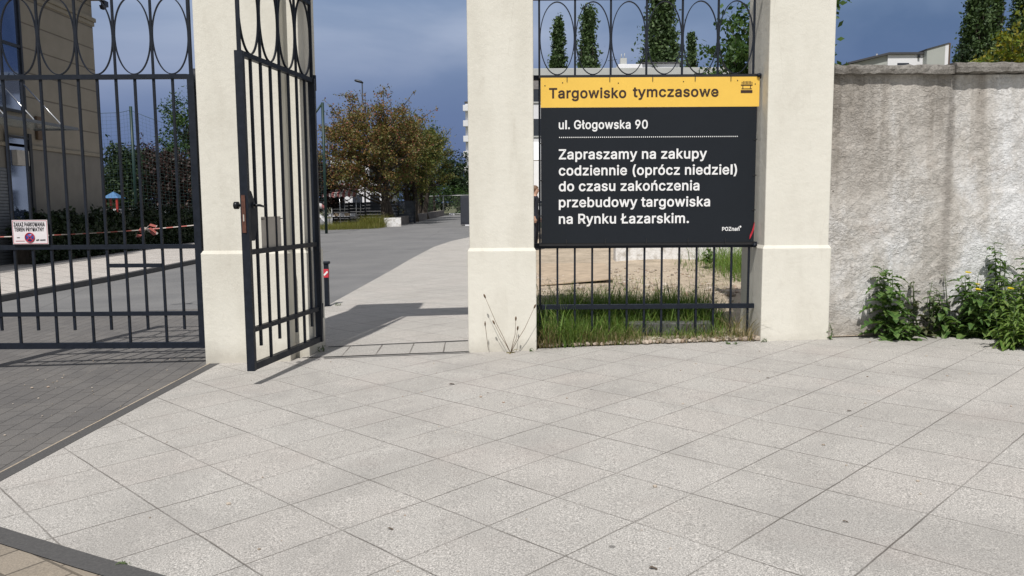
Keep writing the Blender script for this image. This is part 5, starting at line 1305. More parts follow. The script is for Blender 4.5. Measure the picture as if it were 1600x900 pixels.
# ------------------------------------------------------------------ trees
def limb(m_, p, q, r0, r1, rg, bend=0.1, n_=4):
    pts = [p.lerp(q, i / n_) + Vector((rg.uniform(-1, 1), rg.uniform(-1, 1), rg.uniform(-0.4, 0.6))) * bend * (p - q).length * (0 if i in (0, n_) else 0.5) for i in range(n_ + 1)]
    m_.tube(pts, [r0 + (r1 - r0) * i / n_ for i in range(n_ + 1)], 7)
    return pts
def tree(label, base, h, crown_w, crown_lo, leafm, seed, n_clump=60, per=60, leaf=0.16, clump_r=0.55, trunk_r=0.16, shape='round', group=None, cat='tree', name='tree', gaps=0.0, upright=0.0, trunks=1, cdepth=None, off=(0, 0), twigs=0):
    """trunk, limbs to clump centres, leaves scattered round them"""
    rg = random.Random(seed); rn = np.random.default_rng(seed)
    base = Vector(base)
    t_ = thing(name, label, cat, base, group)
    cdepth = cdepth or crown_w
    ch = h - crown_lo
    cc = base + Vector((off[0], off[1], crown_lo + ch / 2))
    cl = []
    while len(cl) < n_clump:
        u = Vector((rg.uniform(-1, 1), rg.uniform(-1, 1), rg.uniform(-1, 1)))
        if shape == 'round':
            if u.length > 1 or u.length < 0.35:
                continue
            s_ = 1.0
        elif shape == 'poplar':
            q = (u.z + 1) / 2
            s_ = (0.45 + 0.55 * math.sin(PI * min(1, q * 1.05 + 0.12))) * (1 - q ** 4.5) + 0.05
            if u.x ** 2 + u.y ** 2 > 1:
                continue
        else:                                   # broad-based, narrowing upward
            q = (u.z + 1) / 2
            s_ = (1 - 0.75 * q ** 1.4)
            if u.x ** 2 + u.y ** 2 > 1:
                continue
        p_ = cc + Vector((u.x * crown_w / 2 * s_, u.y * cdepth / 2 * s_, u.z * ch / 2))
        if shape == 'round':
            p_ += Vector((rg.gauss(0, 1), rg.gauss(0, 1), rg.gauss(0, 0.8))) * crown_w * 0.05
        cl.append(p_)
    tm = MB(); lm = MB()
    tops = []
    for k_ in range(trunks):
        a = k_ * 2.3
        b_ = base + Vector((math.cos(a), math.sin(a), 0)) * (trunk_r * 1.5 if trunks > 1 else 0)
        top = base + Vector((off[0] * 0.6, off[1] * 0.6, crown_lo + ch * (0.82 if shape != 'round' else 0.45))) + Vector((rg.uniform(-1, 1), rg.uniform(-1, 1), 0)) * crown_w * (0.12 if trunks > 1 else 0.04)
        n_ = 7
        pts = [b_.lerp(top, i / n_) + Vector((rg.uniform(-1, 1), rg.uniform(-1, 1), 0)) * trunk_r * 0.5 * (1 if 0 < i < n_ else 0) for i in range(n_ + 1)]
        pts[0] -= Vector((0, 0, 0.2))
        tm.tube(pts, [trunk_r * 1.35] + [trunk_r * (1 - 0.72 * i / n_) for i in range(1, n_ + 1)], 10)
        tops.append(pts)
    for p_ in cl[: min(len(cl), 70)]:
        tp = rg.choice(tops)
        zt = p_.z - (0.35 + upright) * (p_ - cc).length - 0.3
        i0 = min(range(len(tp)), key=lambda i: abs(tp[i].z - zt))
        i0 = max(i0, 2)
        limb(lm, tp[i0], p_, trunk_r * 0.30, trunk_r * 0.06, rg)
    tm.build('trunk', 'bark', t_)
    A = np.array([p_[:] for p_ in cl])
    w_ = rn.uniform(0.55, 1.25, len(A))
    idx = rn.choice(len(A), size=n_clump * per, p=w_ / w_.sum())
    rr = clump_r * rn.uniform(0.5, 1.2, len(A))
    sc_ = np.array((1, 1, 1.7 if shape == 'poplar' else 0.75))
    P_ = A[idx] + rn.normal(size=(len(idx), 3)) * rr[idx][:, None] * 0.55 * sc_
    if twigs:                                   # loose sprays sticking out of the outline
        tw = []
        tmb = lm
        for i in range(twigs):
            p_ = A[rn.integers(0, len(A))]
            d = p_ - np.array(cc[:]); d /= np.linalg.norm(d) + 1e-6
            d = d + rn.normal(size=3) * 0.45 + np.array((0, 0, 0.35)); d /= np.linalg.norm(d)
            L_ = clump_r * rn.uniform(1.0, 2.6)
            tmb.tube([Vector(p_), Vector(p_ + d * L_ * 0.5 + rn.normal(size=3) * 0.05), Vector(p_ + d * L_)], [trunk_r * 0.08, trunk_r * 0.05, trunk_r * 0.02], 4)
            f_ = rn.uniform(0.25, 1.02, 14)[:, None]
            tw.append(p_ + d * L_ * f_ + rn.normal(size=(14, 3)) * leaf * 0.4)
        P_ = np.concatenate([P_] + tw)
    lm.build('branches', 'bark', t_)
    np_mesh('crown', leaves(P_, leaf, rn), 4, leafm, t_)
    return t_
def gx(px, Y):
    return at(px, 330, Y).x
def top_h(py, px, Y):
    p_ = at(px, py, Y)
    return p_.z - G(p_.x, p_.y)
# the row along the low planter wall
ROW = 'rust coloured trees in a row by the lane'
def rowtree(label, pxt, Y, pytop, wpx, lo, mats, seed, offpx=0, n=70, per=75, trunks=2, tw=60):
    x = gx(pxt, Y)
    wd = wpx * Y / F
    return tree(label, on(x, Y), top_h(pytop, pxt, Y), wd, lo, mats, seed, n, int(per * 1.35), 0.175, 0.66, 0.30, 'round', ROW, gaps=0.1, trunks=trunks, off=(offpx * Y / F, 0), twigs=tw, cdepth=min(wd, 7))
rowtree('rust and olive leaved tree with twin dark trunk, nearest of the row by the lane', 607, 59, 150, 160, 2.1, 'leaf_rust', 41, -22, 190, 115, 3, 130)
rowtree('olive brown tree second along the low planter wall', 640, 67, 176, 108, 2.1, 'leaf_olive', 42, -2, 150, 110, 3, 80)
rowtree('smaller tree third in the row, crown reaching over the lane', 658, 75, 200, 88, 2.3, 'leaf_olive', 43, 4, 80, 90, 2, 60)
tree('slim bright green young tree rising behind the row by the lane', on(gx(679, 88), 88), top_h(195, 679, 88), 2.6, 2.5, 'leaf_green', 44, 30, 55, 0.26, 0.6, 0.14, 'cone', twigs=16)
# thicket beyond the lane's end
TH = 'green bushes behind the mesh fence'
for i, (px, Y, py, wpx, m_, lab) in enumerate([(652, 99, 262, 66, 'leaf_dark', 'dark rounded bush behind the left end of the wire fence'), (690, 102, 248, 74, 'leaf_green', 'mid green bush behind the wire fence post'),
                                         (722, 98, 236, 60, 'leaf_dark', 'tall dark bush behind the fence next to the pillar'), (758, 101, 230, 70, 'leaf_green', 'green bush behind the fence mostly hidden by the pillar')]):
    tree(lab, on(gx(px, Y), Y), top_h(py, px, Y), wpx * Y / F, 0.1, m_, 50 + i, 60, 75, 0.32, 0.85, 0.12, 'round', TH, 'bush', 'bush', twigs=24)
for i, (px, Y, py, wpx, lab) in enumerate([(672, 93.5, 290, 40, 'low bright green shrub just beyond the wire fence'), (716, 94, 292, 44, 'low shrub beyond the wire fence beside the dark cabinet')]):
    tree(lab, on(gx(px, Y), Y), top_h(py, px, Y), wpx * Y / F, 0.05, 'leaf_green', 60 + i, 30, 60, 0.24, 0.6, 0.08, 'round', TH, 'bush', 'bush', twigs=10)
# trees behind the court on the left
CT = 'dark trees behind the ball court'
for i, (px, Y, py, wpx, lo, m_, lab) in enumerate([
        (305, 66, 142, 100, 2.2, 'leaf_green', 'tall green tree behind the court net next to the wide pillar'),
        (285, 56, 232, 86, 0.9, 'leaf_plum', 'dark plum leaved tree below the tall green tree'),
        (190, 55, 226, 66, 0.9, 'leaf_dark', 'small dark tree nearest the corner of the office building'),
        (232, 60, 228, 66, 0.9, 'leaf_plum', 'dark tree behind the green court post'),
        (488, 62, 236, 84, 0.8, 'leaf_plum', 'dark tree seen through the gate left of the rust coloured tree')]):
    tree(lab, on(gx(px, Y), Y), top_h(py, px, Y), wpx * Y / F, lo, m_, 70 + i, 110, 85, 0.24, 0.66, 0.2, 'round', CT, twigs=40)
# poplars beyond the yard
PP = 'tall poplars on the skyline'
for i, (px, Y, py, wpx, lab) in enumerate([(873, 78, 36, 46, 'shortest slim poplar above the left end of the sign'), (919, 74, 22, 54, 'slim poplar second from the left above the sign'),
                                      (1030, 66, -30, 80, 'broadest and tallest poplar above the middle of the sign'), (1076, 90, 56, 34, 'small far poplar right of the broadest one'),
                                      (1511, 70, -90, 50, 'dark poplar left of the yellow green tree, first of three above the wall'), (1538, 73, -70, 40, 'slim dark poplar, middle of the three above the wall'),
                                      (1582, 76, -22, 78, 'broad dark poplar right behind the yellow green tree')]):
    tree(lab, on(gx(px, Y), Y), top_h(py, px, Y), wpx * Y / F, 1.2, 'leaf_poplar', 80 + i, 240 if px < 1200 else 330, 85, 0.34, 0.62 * wpx / 66, 0.22, 'poplar', PP, name='poplar_tree', upright=1.2, twigs=50)
tree('leafy bright green walnut tree showing either side of the pillar by the wall', on(gx(1192, 24), 24), top_h(10, 1192, 24), 3.75, 1.6, 'leaf_walnut', 90, 120, 75, 0.19, 0.42, 0.12, 'round', twigs=60)
tree('yellow green shrub tree peeping over the right end of the concrete wall', on(gx(1572, 17), 17), top_h(36, 1572, 17), 2.0, 1.0, 'leaf_yellow', 91, 120, 85, 0.10, 0.20, 0.06, 'round', twigs=50)
tree('small dark conifer at the left foot of the poplars over the wall', on(gx(1492, 60), 60), top_h(72, 1492, 60), 2.2, 6.0, 'leaf_dark', 92, 40, 60, 0.22, 0.5, 0.14, 'cone')

# ------------------------------------------------------------------ hedge
t = thing('hedge', 'long dark clipped hedge in the shade below the office building', 'hedge', on(-15.7, 34))
rn = np.random.default_rng(5)
m = MB()
for y0, y1 in ((25.4, 44.0),):
    vs = []
    for x, z in ((-15.95, 0.1), (-15.35, 0.1), (-15.35, 1.25), (-15.95, 1.25)):
        for y in (y0 + 0.15, y1 - 0.15):
            vs.append((x, y, G(x, y) + z))
    m.add(vs, [(0, 2, 4, 6), (1, 7, 5, 3), (0, 1, 3, 2), (2, 3, 5, 4), (4, 5, 7, 6), (6, 7, 1, 0)])
m.build('twigs', 'bark', t)
n = 30000
y = rn.uniform(25.3, 44.2, n); s_ = rn.uniform(0, 1, n)
x = np.where(s_ < 0.62, -15.22 + rn.normal(0, 0.07, n), rn.uniform(-16.1, -15.2, n))
topz = 1.40 + 0.14 * np.sin(y * 1.9) + 0.12 * np.sin(y * 4.3 + 1) + 0.10 * np.sin(y * 9.1)
z = np.where(s_ < 0.62, rn.uniform(0.12, 1, n) * topz, topz + rn.normal(0, 0.11, n))
gz = GX * x + RAMP * np.maximum(0, y - RAMP0)
np_mesh('foliage', leaves(np.stack([x, y, z + gz], 1), 0.17, rn), 4, 'leaf_hedge', t)

# ------------------------------------------------------------------ office building on the left
k = NT('office_render')
z = k.xyz()[2]
fr = k.math('FRACT', k.math('DIVIDE', k.math('SUBTRACT', z, 3.72), 0.82))
gl = k.ramp(k.math('SUBTRACT', 0.5, k.math('ABSOLUTE', k.math('SUBTRACT', fr, 0.5))), [(0.0, 1.0), (0.022, 1.0), (0.032, 0.0)])
c = k.ramp(k.noise(1.3, 5, 0.6), [(0.3, (0.225, 0.20, 0.16)), (0.7, (0.27, 0.24, 0.195))])
c = k.mix(k.math('MULTIPLY', gl, 0.75), c, (0.10, 0.085, 0.065))
c = k.mix(1.0, c, k.ramp(k.noise(60, 3, 0.7), [(0.3, 0.88), (0.7, 1.08)]), 'MULTIPLY')
k.col(c); k.rough(0.9); k.bump(k.math('SUBTRACT', 0.0, gl), 0.6, 0.03)
M['office_render'] = k.m
simple('office_plinth', (0.175, 0.163, 0.143), 0.9, 0, 0.1, 2)
simple('office_trim', (0.24, 0.212, 0.165), 0.85, 0, 0.06)
k = NT('blue_glass')
k.col(k.ramp(k.noise(0.35, 3, 0.5, v=k.mapping(scale=(1, 1, 0.4))), [(0.35, (0.10, 0.14, 0.24)), (0.65, (0.22, 0.28, 0.42))]))
k.rough(0.05); k.b.inputs['Metallic'].default_value = 0.75; k.b.inputs['Specular IOR Level'].default_value = 0.9
M['blue_glass'] = k.m
simple('dark_frame', (0.018, 0.02, 0.025), 0.4, 0.3)
simple('steel_rod', (0.75, 0.75, 0.75), 0.25, 0.9, 0.04)
simple('shutter_grey', (0.14, 0.15, 0.165), 0.5, 0.3)
k = NT('canopy_glass')
k.col((0.55, 0.62, 0.62)); k.rough(0.1); k.b.inputs['Alpha'].default_value = 0.45
M['canopy_glass'] = k.m
simple('vent_brown', (0.10, 0.065, 0.04), 0.7)
BX, BY1 = -16.45, 32.2
t = thing('office_building', 'tall beige panelled office building with blue glazing beyond the closed gate', 'building', on(-22, 26))
m = MB(); m.bbox(-30, BX, 14, BY1, 3.74, 13.5, 0.02); m.build('wall', 'office_render', t)
m = MB(); m.bbox(-30, BX + 0.02, 14, BY1 + 0.02, -1.0, 3.60, 0.02); m.build('plinth', 'office_plinth', t)
m = MB(); m.bbox(-30, BX + 0.07, 14, BY1 + 0.07, 3.602, 3.738, 0.02)
m.bbox(-29.9, BX + 0.05, 14.1, BY1 + 0.05, 8.70, 8.86, 0.02); m.bbox(-29.9, BX + 0.10, 14.1, BY1 + 0.10, 8.862, 9.02, 0.02)
m.build('moulding', 'office_trim', t)
m = MB(); m.bbox(-30, BX + 0.30, 13.9, BY1 + 0.32, 9.75, 10.4, 0.03); m.build('cornice', 'office_trim', t)
def facade(name, mat, px0, px1, z0, z1, d0, d1, par=t):
    y0, y1 = [BX * F / (q - 800) * 1.004 + 0.2 for q in (px0, px1)]
    m_ = MB(); m_.box(BX + d0, BX + d1, y0, y1, z0, z1)
    return m_.build(name, mat, par), y0, y1
w_, y0, y1 = facade('window', 'blue_glass', -160, 42, 4.75, 12.8, 0.02, 0.05)
m = MB()
for yy in (y1 - 0.05, y1 - 1.7, y1 - 3.4):
    m.box(BX + 0.05, BX + 0.12, yy, yy + 0.10, 4.75, 12.8)
for zz in (4.75, 6.9, 9.2):
    m.box(BX + 0.05, BX + 0.11, y0, y1 - 0.051, zz + 0.001, zz + 0.09)
m.build('frame', 'dark_frame', w_)
d_, y0, y1 = facade('glass_door', 'blue_glass', 11, 46, 0.55, 3.98, 0.03, 0.07)
m = MB()
m.box(BX + 0.071, BX + 0.12, y1 - 0.08, y1 + 0.08, -0.3, 4.1); m.box(BX + 0.071, BX + 0.12, y0 - 0.08, y0 + 0.03, -0.3, 4.1)
for zz in (0.55, 1.0, 3.9):
    m.box(BX + 0.071, BX + 0.11, y0 + 0.031, y1 - 0.081, zz, zz + 0.07)
m.build('frame', 'dark_frame', d_)
m = MB(); m.box(BX + 0.075, BX + 0.25, y0 + 0.2, y0 + 0.85, 3.0, 3.5); m.build('awning_box', 'grey_plate', d_)
s_, y0, y1 = facade('roller_shutter', 'shutter_grey', -160, 10, -0.3, 2.9, 0.02, 0.04)
m = MB()
for i in range(30):
    m.bbox(BX + 0.045, BX + 0.075, y0, y1 - 0.1, -0.25 + i * 0.105, -0.25 + i * 0.105 + 0.085, 0.012)
m.build('slats', 'shutter_grey', s_)
m = MB(); m.box(BX + 0.0, -14.85, 17.0, 27.6, 4.26, 4.285); cn = m.build('canopy', 'canopy_glass', t)
m = MB(); m.box(-14.85, -14.80, 17.0, 27.6, 4.23, 4.32); m.box(BX + 0.12, -14.851, 27.6, 27.65, 4.23, 4.32); m.build('edge_profile', 'shutter_grey', cn)
for yy in (26.7, 25.2, 23.7):
    m = MB(); m.tube([(BX + 0.12, yy, 6.0), (-14.9, yy, 4.36), (-14.88, yy, 4.28)], 0.022, 8); m.build('rod', 'steel_rod', cn)
p_ = at(72, 217, 28); m = MB(); m.bbox(BX + 0.021, BX + 0.12, 27.85, 28.15, 3.95, 4.75, 0.01); m.build('vent_box', 'vent_brown', t)
m = MB(); m.bbox(BX + 0.36, BX + 0.52, BY1 + 0.0, BY1 + 0.32, 9.50, 9.72, 0.02); m.lathe((BX + 0.44, BY1 + 0.02, 9.50), [(0.01, -0.16), (0.10, -0.13), (0.14, 0.0)], 12)
m.build('security_camera', 'dark_frame', t)

# ------------------------------------------------------------------ barrier tape behind the closed gate
k = NT('barrier_tape')
tcn = k.n('ShaderNodeTexCoord')
xx = k.xyz()[0]
sw = k.ramp(k.math('FRACT', k.math('MULTIPLY', xx, 4.5)), [(0.49, (0.36, 0.10, 0.08)), (0.51, (0.40, 0.36, 0.33))])
k.col(sw); k.rough(0.5)
M['barrier_tape'] = k.m
t = thing('barrier_tape', 'red and white barrier tape stretched behind the closed gate, tied in a bow', 'barrier tape', on(-6.5, 13.0))
p0, p1 = at(-60, 371, 13.0), at(331, 349, 13.4)
m = MB()
N_ = 24
vs = []
for i in range(N_ + 1):
    q = i / N_
    p_ = p0.lerp(p1, q) - Vector((0, 0, 0.05 * 4 * q * (1 - q)))
    tw = 0.5 * math.sin(q * 9)
    wv = Vector((0, math.sin(tw) * 0.020, math.cos(tw) * 0.008))
    vs += [p_ - wv, p_ + wv]
m.add(vs, [(2 * i, 2 * i + 2, 2 * i + 3, 2 * i + 1) for i in range(N_)])
m.build('tape', 'barrier_tape', t)
m = MB()
c0 = at(228, 357, 13.2)
for dx, dz, w in ((-0.17, -0.12, 0.05), (0.18, 0.03, 0.04), (-0.10, -0.05, 0.03), (0.19, -0.09, 0.03)):
    pts = [c0, c0 + Vector((dx * 0.5, -0.05, dz * 0.5 + 0.05)), c0 + Vector((dx, 0, dz)), c0 + Vector((dx * 0.6, 0.04, dz * 0.6 - 0.05)), c0]
    vs = []
    for i, p_ in enumerate(pts):
        vs += [p_ - Vector((0.006, 0.015, w * 0.4)), p_ + Vector((0.006, 0.015, w * 0.4))]
    m.add(vs, [(2 * i, 2 * i + 2, 2 * i + 3, 2 * i + 1) for i in range(4)])
m.build('bow', 'barrier_tape', t)

# ------------------------------------------------------------------ ball court: posts, net
simple('green_paint', (0.005, 0.028, 0.024), 0.5, 0, 0.15)
k = NT('net_cord'); k.col((0.03, 0.06, 0.06)); k.rough(0.8); M['net_cord'] = k.m
def court_post(label, px, Y, pytop, brace=None):
    x = gx(px, Y); b_ = on(x, Y)
    t_ = thing('net_post', label, 'post', b_, 'green posts of the ball court')
    h = top_h(pytop, px, Y)
    m_ = MB(); m_.tube([b_ - Vector((0, 0, 0.1)), b_ + Vector((0, 0, h))], 0.085, 10); m_.build('post', 'green_paint', t_)
    if brace:
        m_ = MB(); m_.tube([b_ + Vector((brace, 0, h - abs(brace) * 1.35)), b_ + Vector((-0.05, 0, h - 0.1))], 0.06, 8); m_.build('brace', 'green_paint', t_)
    return b_, h
pA, hA = court_post('tall green court post rising behind the hedge left of the wide pillar', 213, 47, 166)
pB, hB = court_post('tall green court post with slanting brace, seen through the open gate', 509, 47, 160, -1.15)
pC = on(gx(120, 47), 47)
def net(label, p, q, h0, h1, sag):
    t_ = thing('ball_net', label, 'net', (p + q) / 2, 'nets of the ball court')
    L_ = (q - p).length
    V_ = []
    cell = 0.22
    nx, nz = int(L_ / cell), int(h0 / cell)
    def pt(u, v):
        zt = h0 + (h1 - h0) * u - sag * 4 * u * (1 - u)
        a_ = p.lerp(q, u)
        return np.array((a_.x, a_.y + 0.12 * math.sin(u * 14 + v * 3), a_.z + zt * v))
    w = 0.004
    X_ = np.array((w, 0, 0)); Z_ = np.array((0, 0, w))
    for i in range(nx + 1):
        for j in range(0, nz, 4):
            a_, b_ = pt(i / nx, j / nz), pt(i / nx, min(nz, j + 4) / nz)
            V_ += [a_ - X_, a_ + X_, b_ + X_, b_ - X_]
    for j in range(nz + 1):
        for i in range(0, nx, 4):
            a_, b_ = pt(i / nx, j / nz), pt(min(nx, i + 4) / nx, j / nz)
            V_ += [a_ - Z_, b_ - Z_, b_ + Z_, a_ + Z_]
    np_mesh('mesh', V_, 4, 'net_cord', t_)
    m_ = MB(); m_.tube([Vector(pt(i / 12, 1)) for i in range(13)], 0.014, 5); m_.build('head_rope', 'net_cord', t_)
net('fine ball net hanging between the office corner and the first court post', pC, pA, hA * 0.97, hA * 0.97, 0.12)
net('fine ball net hanging between the two tall court posts', pA, pB, hA * 0.97, hB * 0.6, 0.5)

# playground tower with a blue roof
simple('play_red', (0.35, 0.03, 0.025), 0.5); simple('play_blue', (0.06, 0.16, 0.32), 0.5); simple('play_white', (0.62, 0.62, 0.64), 0.5); simple('play_yellow', (0.5, 0.32, 0.03), 0.5)
Y = 51; x0 = gx(179, Y); gz = G(x0, Y)
t = thing('play_tower', 'red playground tower with blue pyramid roof beyond the hedge', 'playground tower', on(x0, Y))
for dx in (-0.38, 0.38):
    for dy in (-0.38, 0.38):
        m = MB(); m.bbox(x0 + dx - 0.06, x0 + dx + 0.06, Y + dy - 0.06, Y + dy + 0.06, gz, gz + 2.55, 0.01); m.build('post', 'play_red', t)
m = MB(); m.bbox(x0 - 0.45, x0 + 0.45, Y - 0.45, Y + 0.45, gz + 1.1, gz + 1.2, 0.01); m.build('platform', 'play_white', t)
m = MB()
for dy in (-0.38, 0.38):
    m.bbox(x0 - 0.31, x0 + 0.31, Y + dy - 0.02, Y + dy + 0.02, gz + 1.3, gz + 1.85, 0.01)
m.build('side_panel', 'play_white', t)
m = MB(); zt = gz + 2.53
m.add([(x0 - 0.52, Y - 0.52, zt), (x0 + 0.52, Y - 0.52, zt), (x0 + 0.52, Y + 0.52, zt), (x0 - 0.52, Y + 0.52, zt), (x0, Y, zt + 0.42)], [(3, 2, 1, 0), (0, 1, 4), (1, 2, 4), (2, 3, 4), (3, 0, 4)])
m.build('roof', 'play_blue', t)

# buildings far behind the court
simple('brick_pink', (0.34, 0.17, 0.115), 0.85, 0, 0.12, 3)
simple('white_render', (0.68, 0.68, 0.70), 0.85, 0, 0.05, 1)
simple('grey_render', (0.42, 0.43, 0.42), 0.85, 0, 0.06, 1)
simple('far_window', (0.03, 0.035, 0.045), 0.2)
simple('roof_dark', (0.05, 0.05, 0.055), 0.7)
simple('brick_grey', (0.20, 0.185, 0.18), 0.85, 0, 0.2, 8)
def block(name, label, cat, px0, px1, Y, pytop, depth, mat, roofm='roof_dark', rows=2, cols=5, wz=(0.9, 2.9), parapet=0.3, wsize=(0.55, 0.5), group=None):
    x0, x1 = at(px0, 330, Y).x, at(px1, 330, Y).x
    xm = (x0 + x1) / 2
    zt = at((px0 + px1) / 2, pytop, Y).z
    zb = G(xm, Y)
    t_ = thing(name, label, cat, (xm, Y + depth / 2, zb), group)
    m_ = MB(); m_.bbox(x0, x1, Y, Y + depth, zb - 1.2, zt - parapet, 0.03); m_.build('wall', mat, t_)
    m_ = MB(); m_.bbox(x0 - 0.12, x1 + 0.12, Y - 0.12, Y + depth + 0.12, zt - parapet + 0.002, zt, 0.03); m_.build('roof', roofm, t_)
    H = zt - parapet - zb
    for r_i in range(rows):
        for c_i in range(cols):
            cw, chh = (x1 - x0) / cols, (H - 0.4) / rows
            xa = x0 + cw * (c_i + 0.5 - wsize[0] / 2); za = zb + 0.4 + chh * (r_i + 0.5 - wsize[1] / 2)
            m_ = MB(); m_.box(xa, xa + cw * wsize[0], Y - 0.03, Y + 0.02, za, za + chh * wsize[1])
            wdw = m_.build('window', 'far_window', t_)
            m_ = MB(); m_.box(xa - 0.05, xa + cw * wsize[0] + 0.05, Y - 0.09, Y - 0.031, za - 0.10, za - 0.002); m_.build('sill', 'grey_render', wdw)
    return t_, x0, x1, zt, zb
block('brick_house', 'pale pink brick house glimpsed between the dark trees behind the court', 'house', 262, 330, 74, 286, 9, 'brick_pink', rows=1, cols=4)
block('white_hall', 'low white building partly hidden behind the rust coloured tree', 'building', 518, 600, 84, 244, 10, 'white_render', 'grey_render', 2, 3)
block('garden_wall', 'pale boundary wall beyond the hedge and the ball court', 'wall', 150, 340, 68, 318, 0.3, 'white_render', 'grey_render', 0, 0, parapet=0.08)

# market stall with striped awning, dark screen fence behind the tree row
k = NT('awning_stripe')
k.col(k.ramp(k.math('FRACT', k.math('MULTIPLY', k.xyz()[0], 2.4)), [(0.49, (0.34, 0.12, 0.12)), (0.51, (0.50, 0.48, 0.48))])); k.rough(0.7)
M['awning_stripe'] = k.m
Y = 62; xa, xb = gx(508, Y), gx(562, Y); gz = G(xa, Y)
t = thing('market_stall', 'stall with red and white striped awning left of the rust coloured tree', 'market stall', on((xa + xb) / 2, Y))
z1_, z2_ = at(508, 304, Y).z, at(545, 290, Y).z
m = MB()
m.add([(xa, Y - 0.9, z1_), (xb, Y - 0.9, z1_ + 0.1), (xb, Y + 0.9, z2_ + 0.35), (xa + 0.8, Y + 0.9, z2_ + 0.15), (xa, Y - 0.9, z1_ - 0.03), (xb, Y - 0.9, z1_ + 0.07), (xb, Y + 0.9, z2_ + 0.32), (xa + 0.8, Y + 0.9, z2_ + 0.12)],
      [(0, 1, 2, 3), (7, 6, 5, 4), (0, 4, 5, 1), (1, 5, 6, 2), (2, 6, 7, 3), (3, 7, 4, 0)])
n_ = 14
vs = []
for i in range(n_ + 1):
    q = i / n_
    x = xa + (xb - xa) * q
    vs += [(x, Y - 0.92, z1_ + 0.1 * q + 0.02), (x, Y - 0.94, z1_ + 0.1 * q - 0.22 - (0.10 if i % 2 else 0.0))]
m.add(vs, [(2 * i, 2 * i + 1, 2 * i + 3, 2 * i + 2) for i in range(n_)])
m.build('awning', 'awning_stripe', t)
for x in (xa + 0.1, (xa + xb) / 2, xb - 0.1):
    for dy in (-0.85, 0.85):
        m = MB(); m.tube([(x, Y + dy, gz), (x, Y + dy, z1_ + 0.05)], 0.03, 6); m.build('leg', 'steel_rod', t)
m = MB(); m.bbox(xa + 0.1, xb - 0.1, Y - 0.7, Y - 0.1, gz + 0.75, gz + 0.80, 0.01); m.build('counter', 'play_white', t)
rg = random.Random(9)
for i in range(5):
    m = MB(); x = xa + 0.4 + i * 0.42
    z_ = gz + 0.801
    m.box(x, x + 0.34, Y - 0.6, Y - 0.25, z_, z_ + 0.02)
    for a_, b_, c_, d__ in ((x, x + 0.34, Y - 0.62, Y - 0.601), (x, x + 0.34, Y - 0.249, Y - 0.23), (x - 0.02, x - 0.001, Y - 0.62, Y - 0.23), (x + 0.341, x + 0.36, Y - 0.62, Y - 0.23)):
        m.box(a_, b_, c_, d__, z_ + 0.001, z_ + 0.2)
    tag(m.build('crate', ('play_white', 'plywood')[i % 2], None, (x, Y - 0.4, z_)), ('white' if i % 2 == 0 else 'wooden') + ' crate on the counter of the striped stall', 'crate', 'crates on the stall counter')
# bundle of bars with pink and white tape beside the stall
t = thing('slide_frame', 'pinkish white slanting climbing frame beside the court post', 'climbing frame', on(gx(500, 58), 58))
m = MB()
b_ = on(gx(500, 58), 58)
for i in range(5):
    m.tube([b_ + Vector((-0.5 + i * 0.15, 0, 1.35 - i * 0.18)), b_ + Vector((0.45 + i * 0.08, 0.1, 0.62 - i * 0.12))], 0.03, 6)
m.build('rungs', 'play_white', t)
m = MB()
m.tube([b_ + Vector((-0.4, 0, 1.75)), b_ + Vector((0.05, 0, 1.6)), b_ + Vector((0.5, 0, 1.35))], [0.16, 0.2, 0.08], 8)
m.build('padding', 'awning_stripe', t)
m = MB()
for dx in (-0.45, 0.45):
    m.tube([b_ + Vector((dx, 0.1, 0)), b_ + Vector((dx * 0.6, 0.05, 1.6))], 0.035, 6)
m.build('leg', 'play_white', t)

simple('screen_dark', (0.045, 0.052, 0.065), 0.7, 0, 0.2, 3)
Y = 63.5
xa, xb = gx(520, Y), gx(648, Y)
t = thing('screen_fence', 'dark panel fence behind the trunks of the tree row', 'fence', on((xa + xb) / 2, Y))
n_ = 5
for i in range(n_ + 1):
    x = xa + (xb - xa) * i / n_
    m = MB(); m.bbox(x - 0.05, x + 0.05, Y - 0.05, Y + 0.05, G(x, Y) - 0.1, G(x, Y) + 1.85, 0.01); m.build('post', 'dark_frame', t)
    if i < n_:
        m = MB(); xn = xa + (xb - xa) * (i + 1) / n_
        for j in range(7):
            z_ = G(x, Y) + 0.08 + j * 0.245
            m.box(x + 0.051, xn - 0.051, Y - 0.02, Y + 0.02, z_, z_ + 0.235)
        m.build('slat_panel', 'screen_dark', t)

# lane-side planter wall, grass verge
k = NT('planter_concrete')
c = k.ramp(k.noise(2.2, 5, 0.7), [(0.3, (0.13, 0.115, 0.105)), (0.7, (0.24, 0.215, 0.195))]); k.col(c); k.rough(0.9)
M['planter_concrete'] = k.m
a_, b_ = gpt(614, 354), gpt(694, 337)
t = thing('planter_wall', 'low grey concrete planter wall with white end under the tree row', 'planter wall', a_)
d = (b_ - a_); d.z = 0; d.normalize(); nrm = Vector((-d.y, d.x, 0))
L_ = (b_ - a_).length
def pw(u, w):
    q = a_ + d * u + nrm * w
    return (q.x, q.y)
m = MB()
nn = 16
for i in range(nn):
    u0, u1 = L_ * i / nn + (0.02 if i else 0), L_ * (i + 1) / nn - 0.02
    h = 0.60
    vs = []
    for u, w in ((u0, 0), (u1, 0), (u1, 0.45), (u0, 0.45)):
        x, y = pw(u, w); vs.append((x, y, G(x, y) - 0.1))
    for u, w in ((u0, 0), (u1, 0), (u1, 0.45), (u0, 0.45)):
        x, y = pw(u, w); vs.append((x, y, G(x, y) + h))
    m.add(vs, [(0, 3, 2, 1), (4, 5, 6, 7), (0, 1, 5, 4), (1, 2, 6, 5), (2, 3, 7, 6), (3, 0, 4, 7)])
m.build('wall', 'planter_concrete', t)
m = MB()
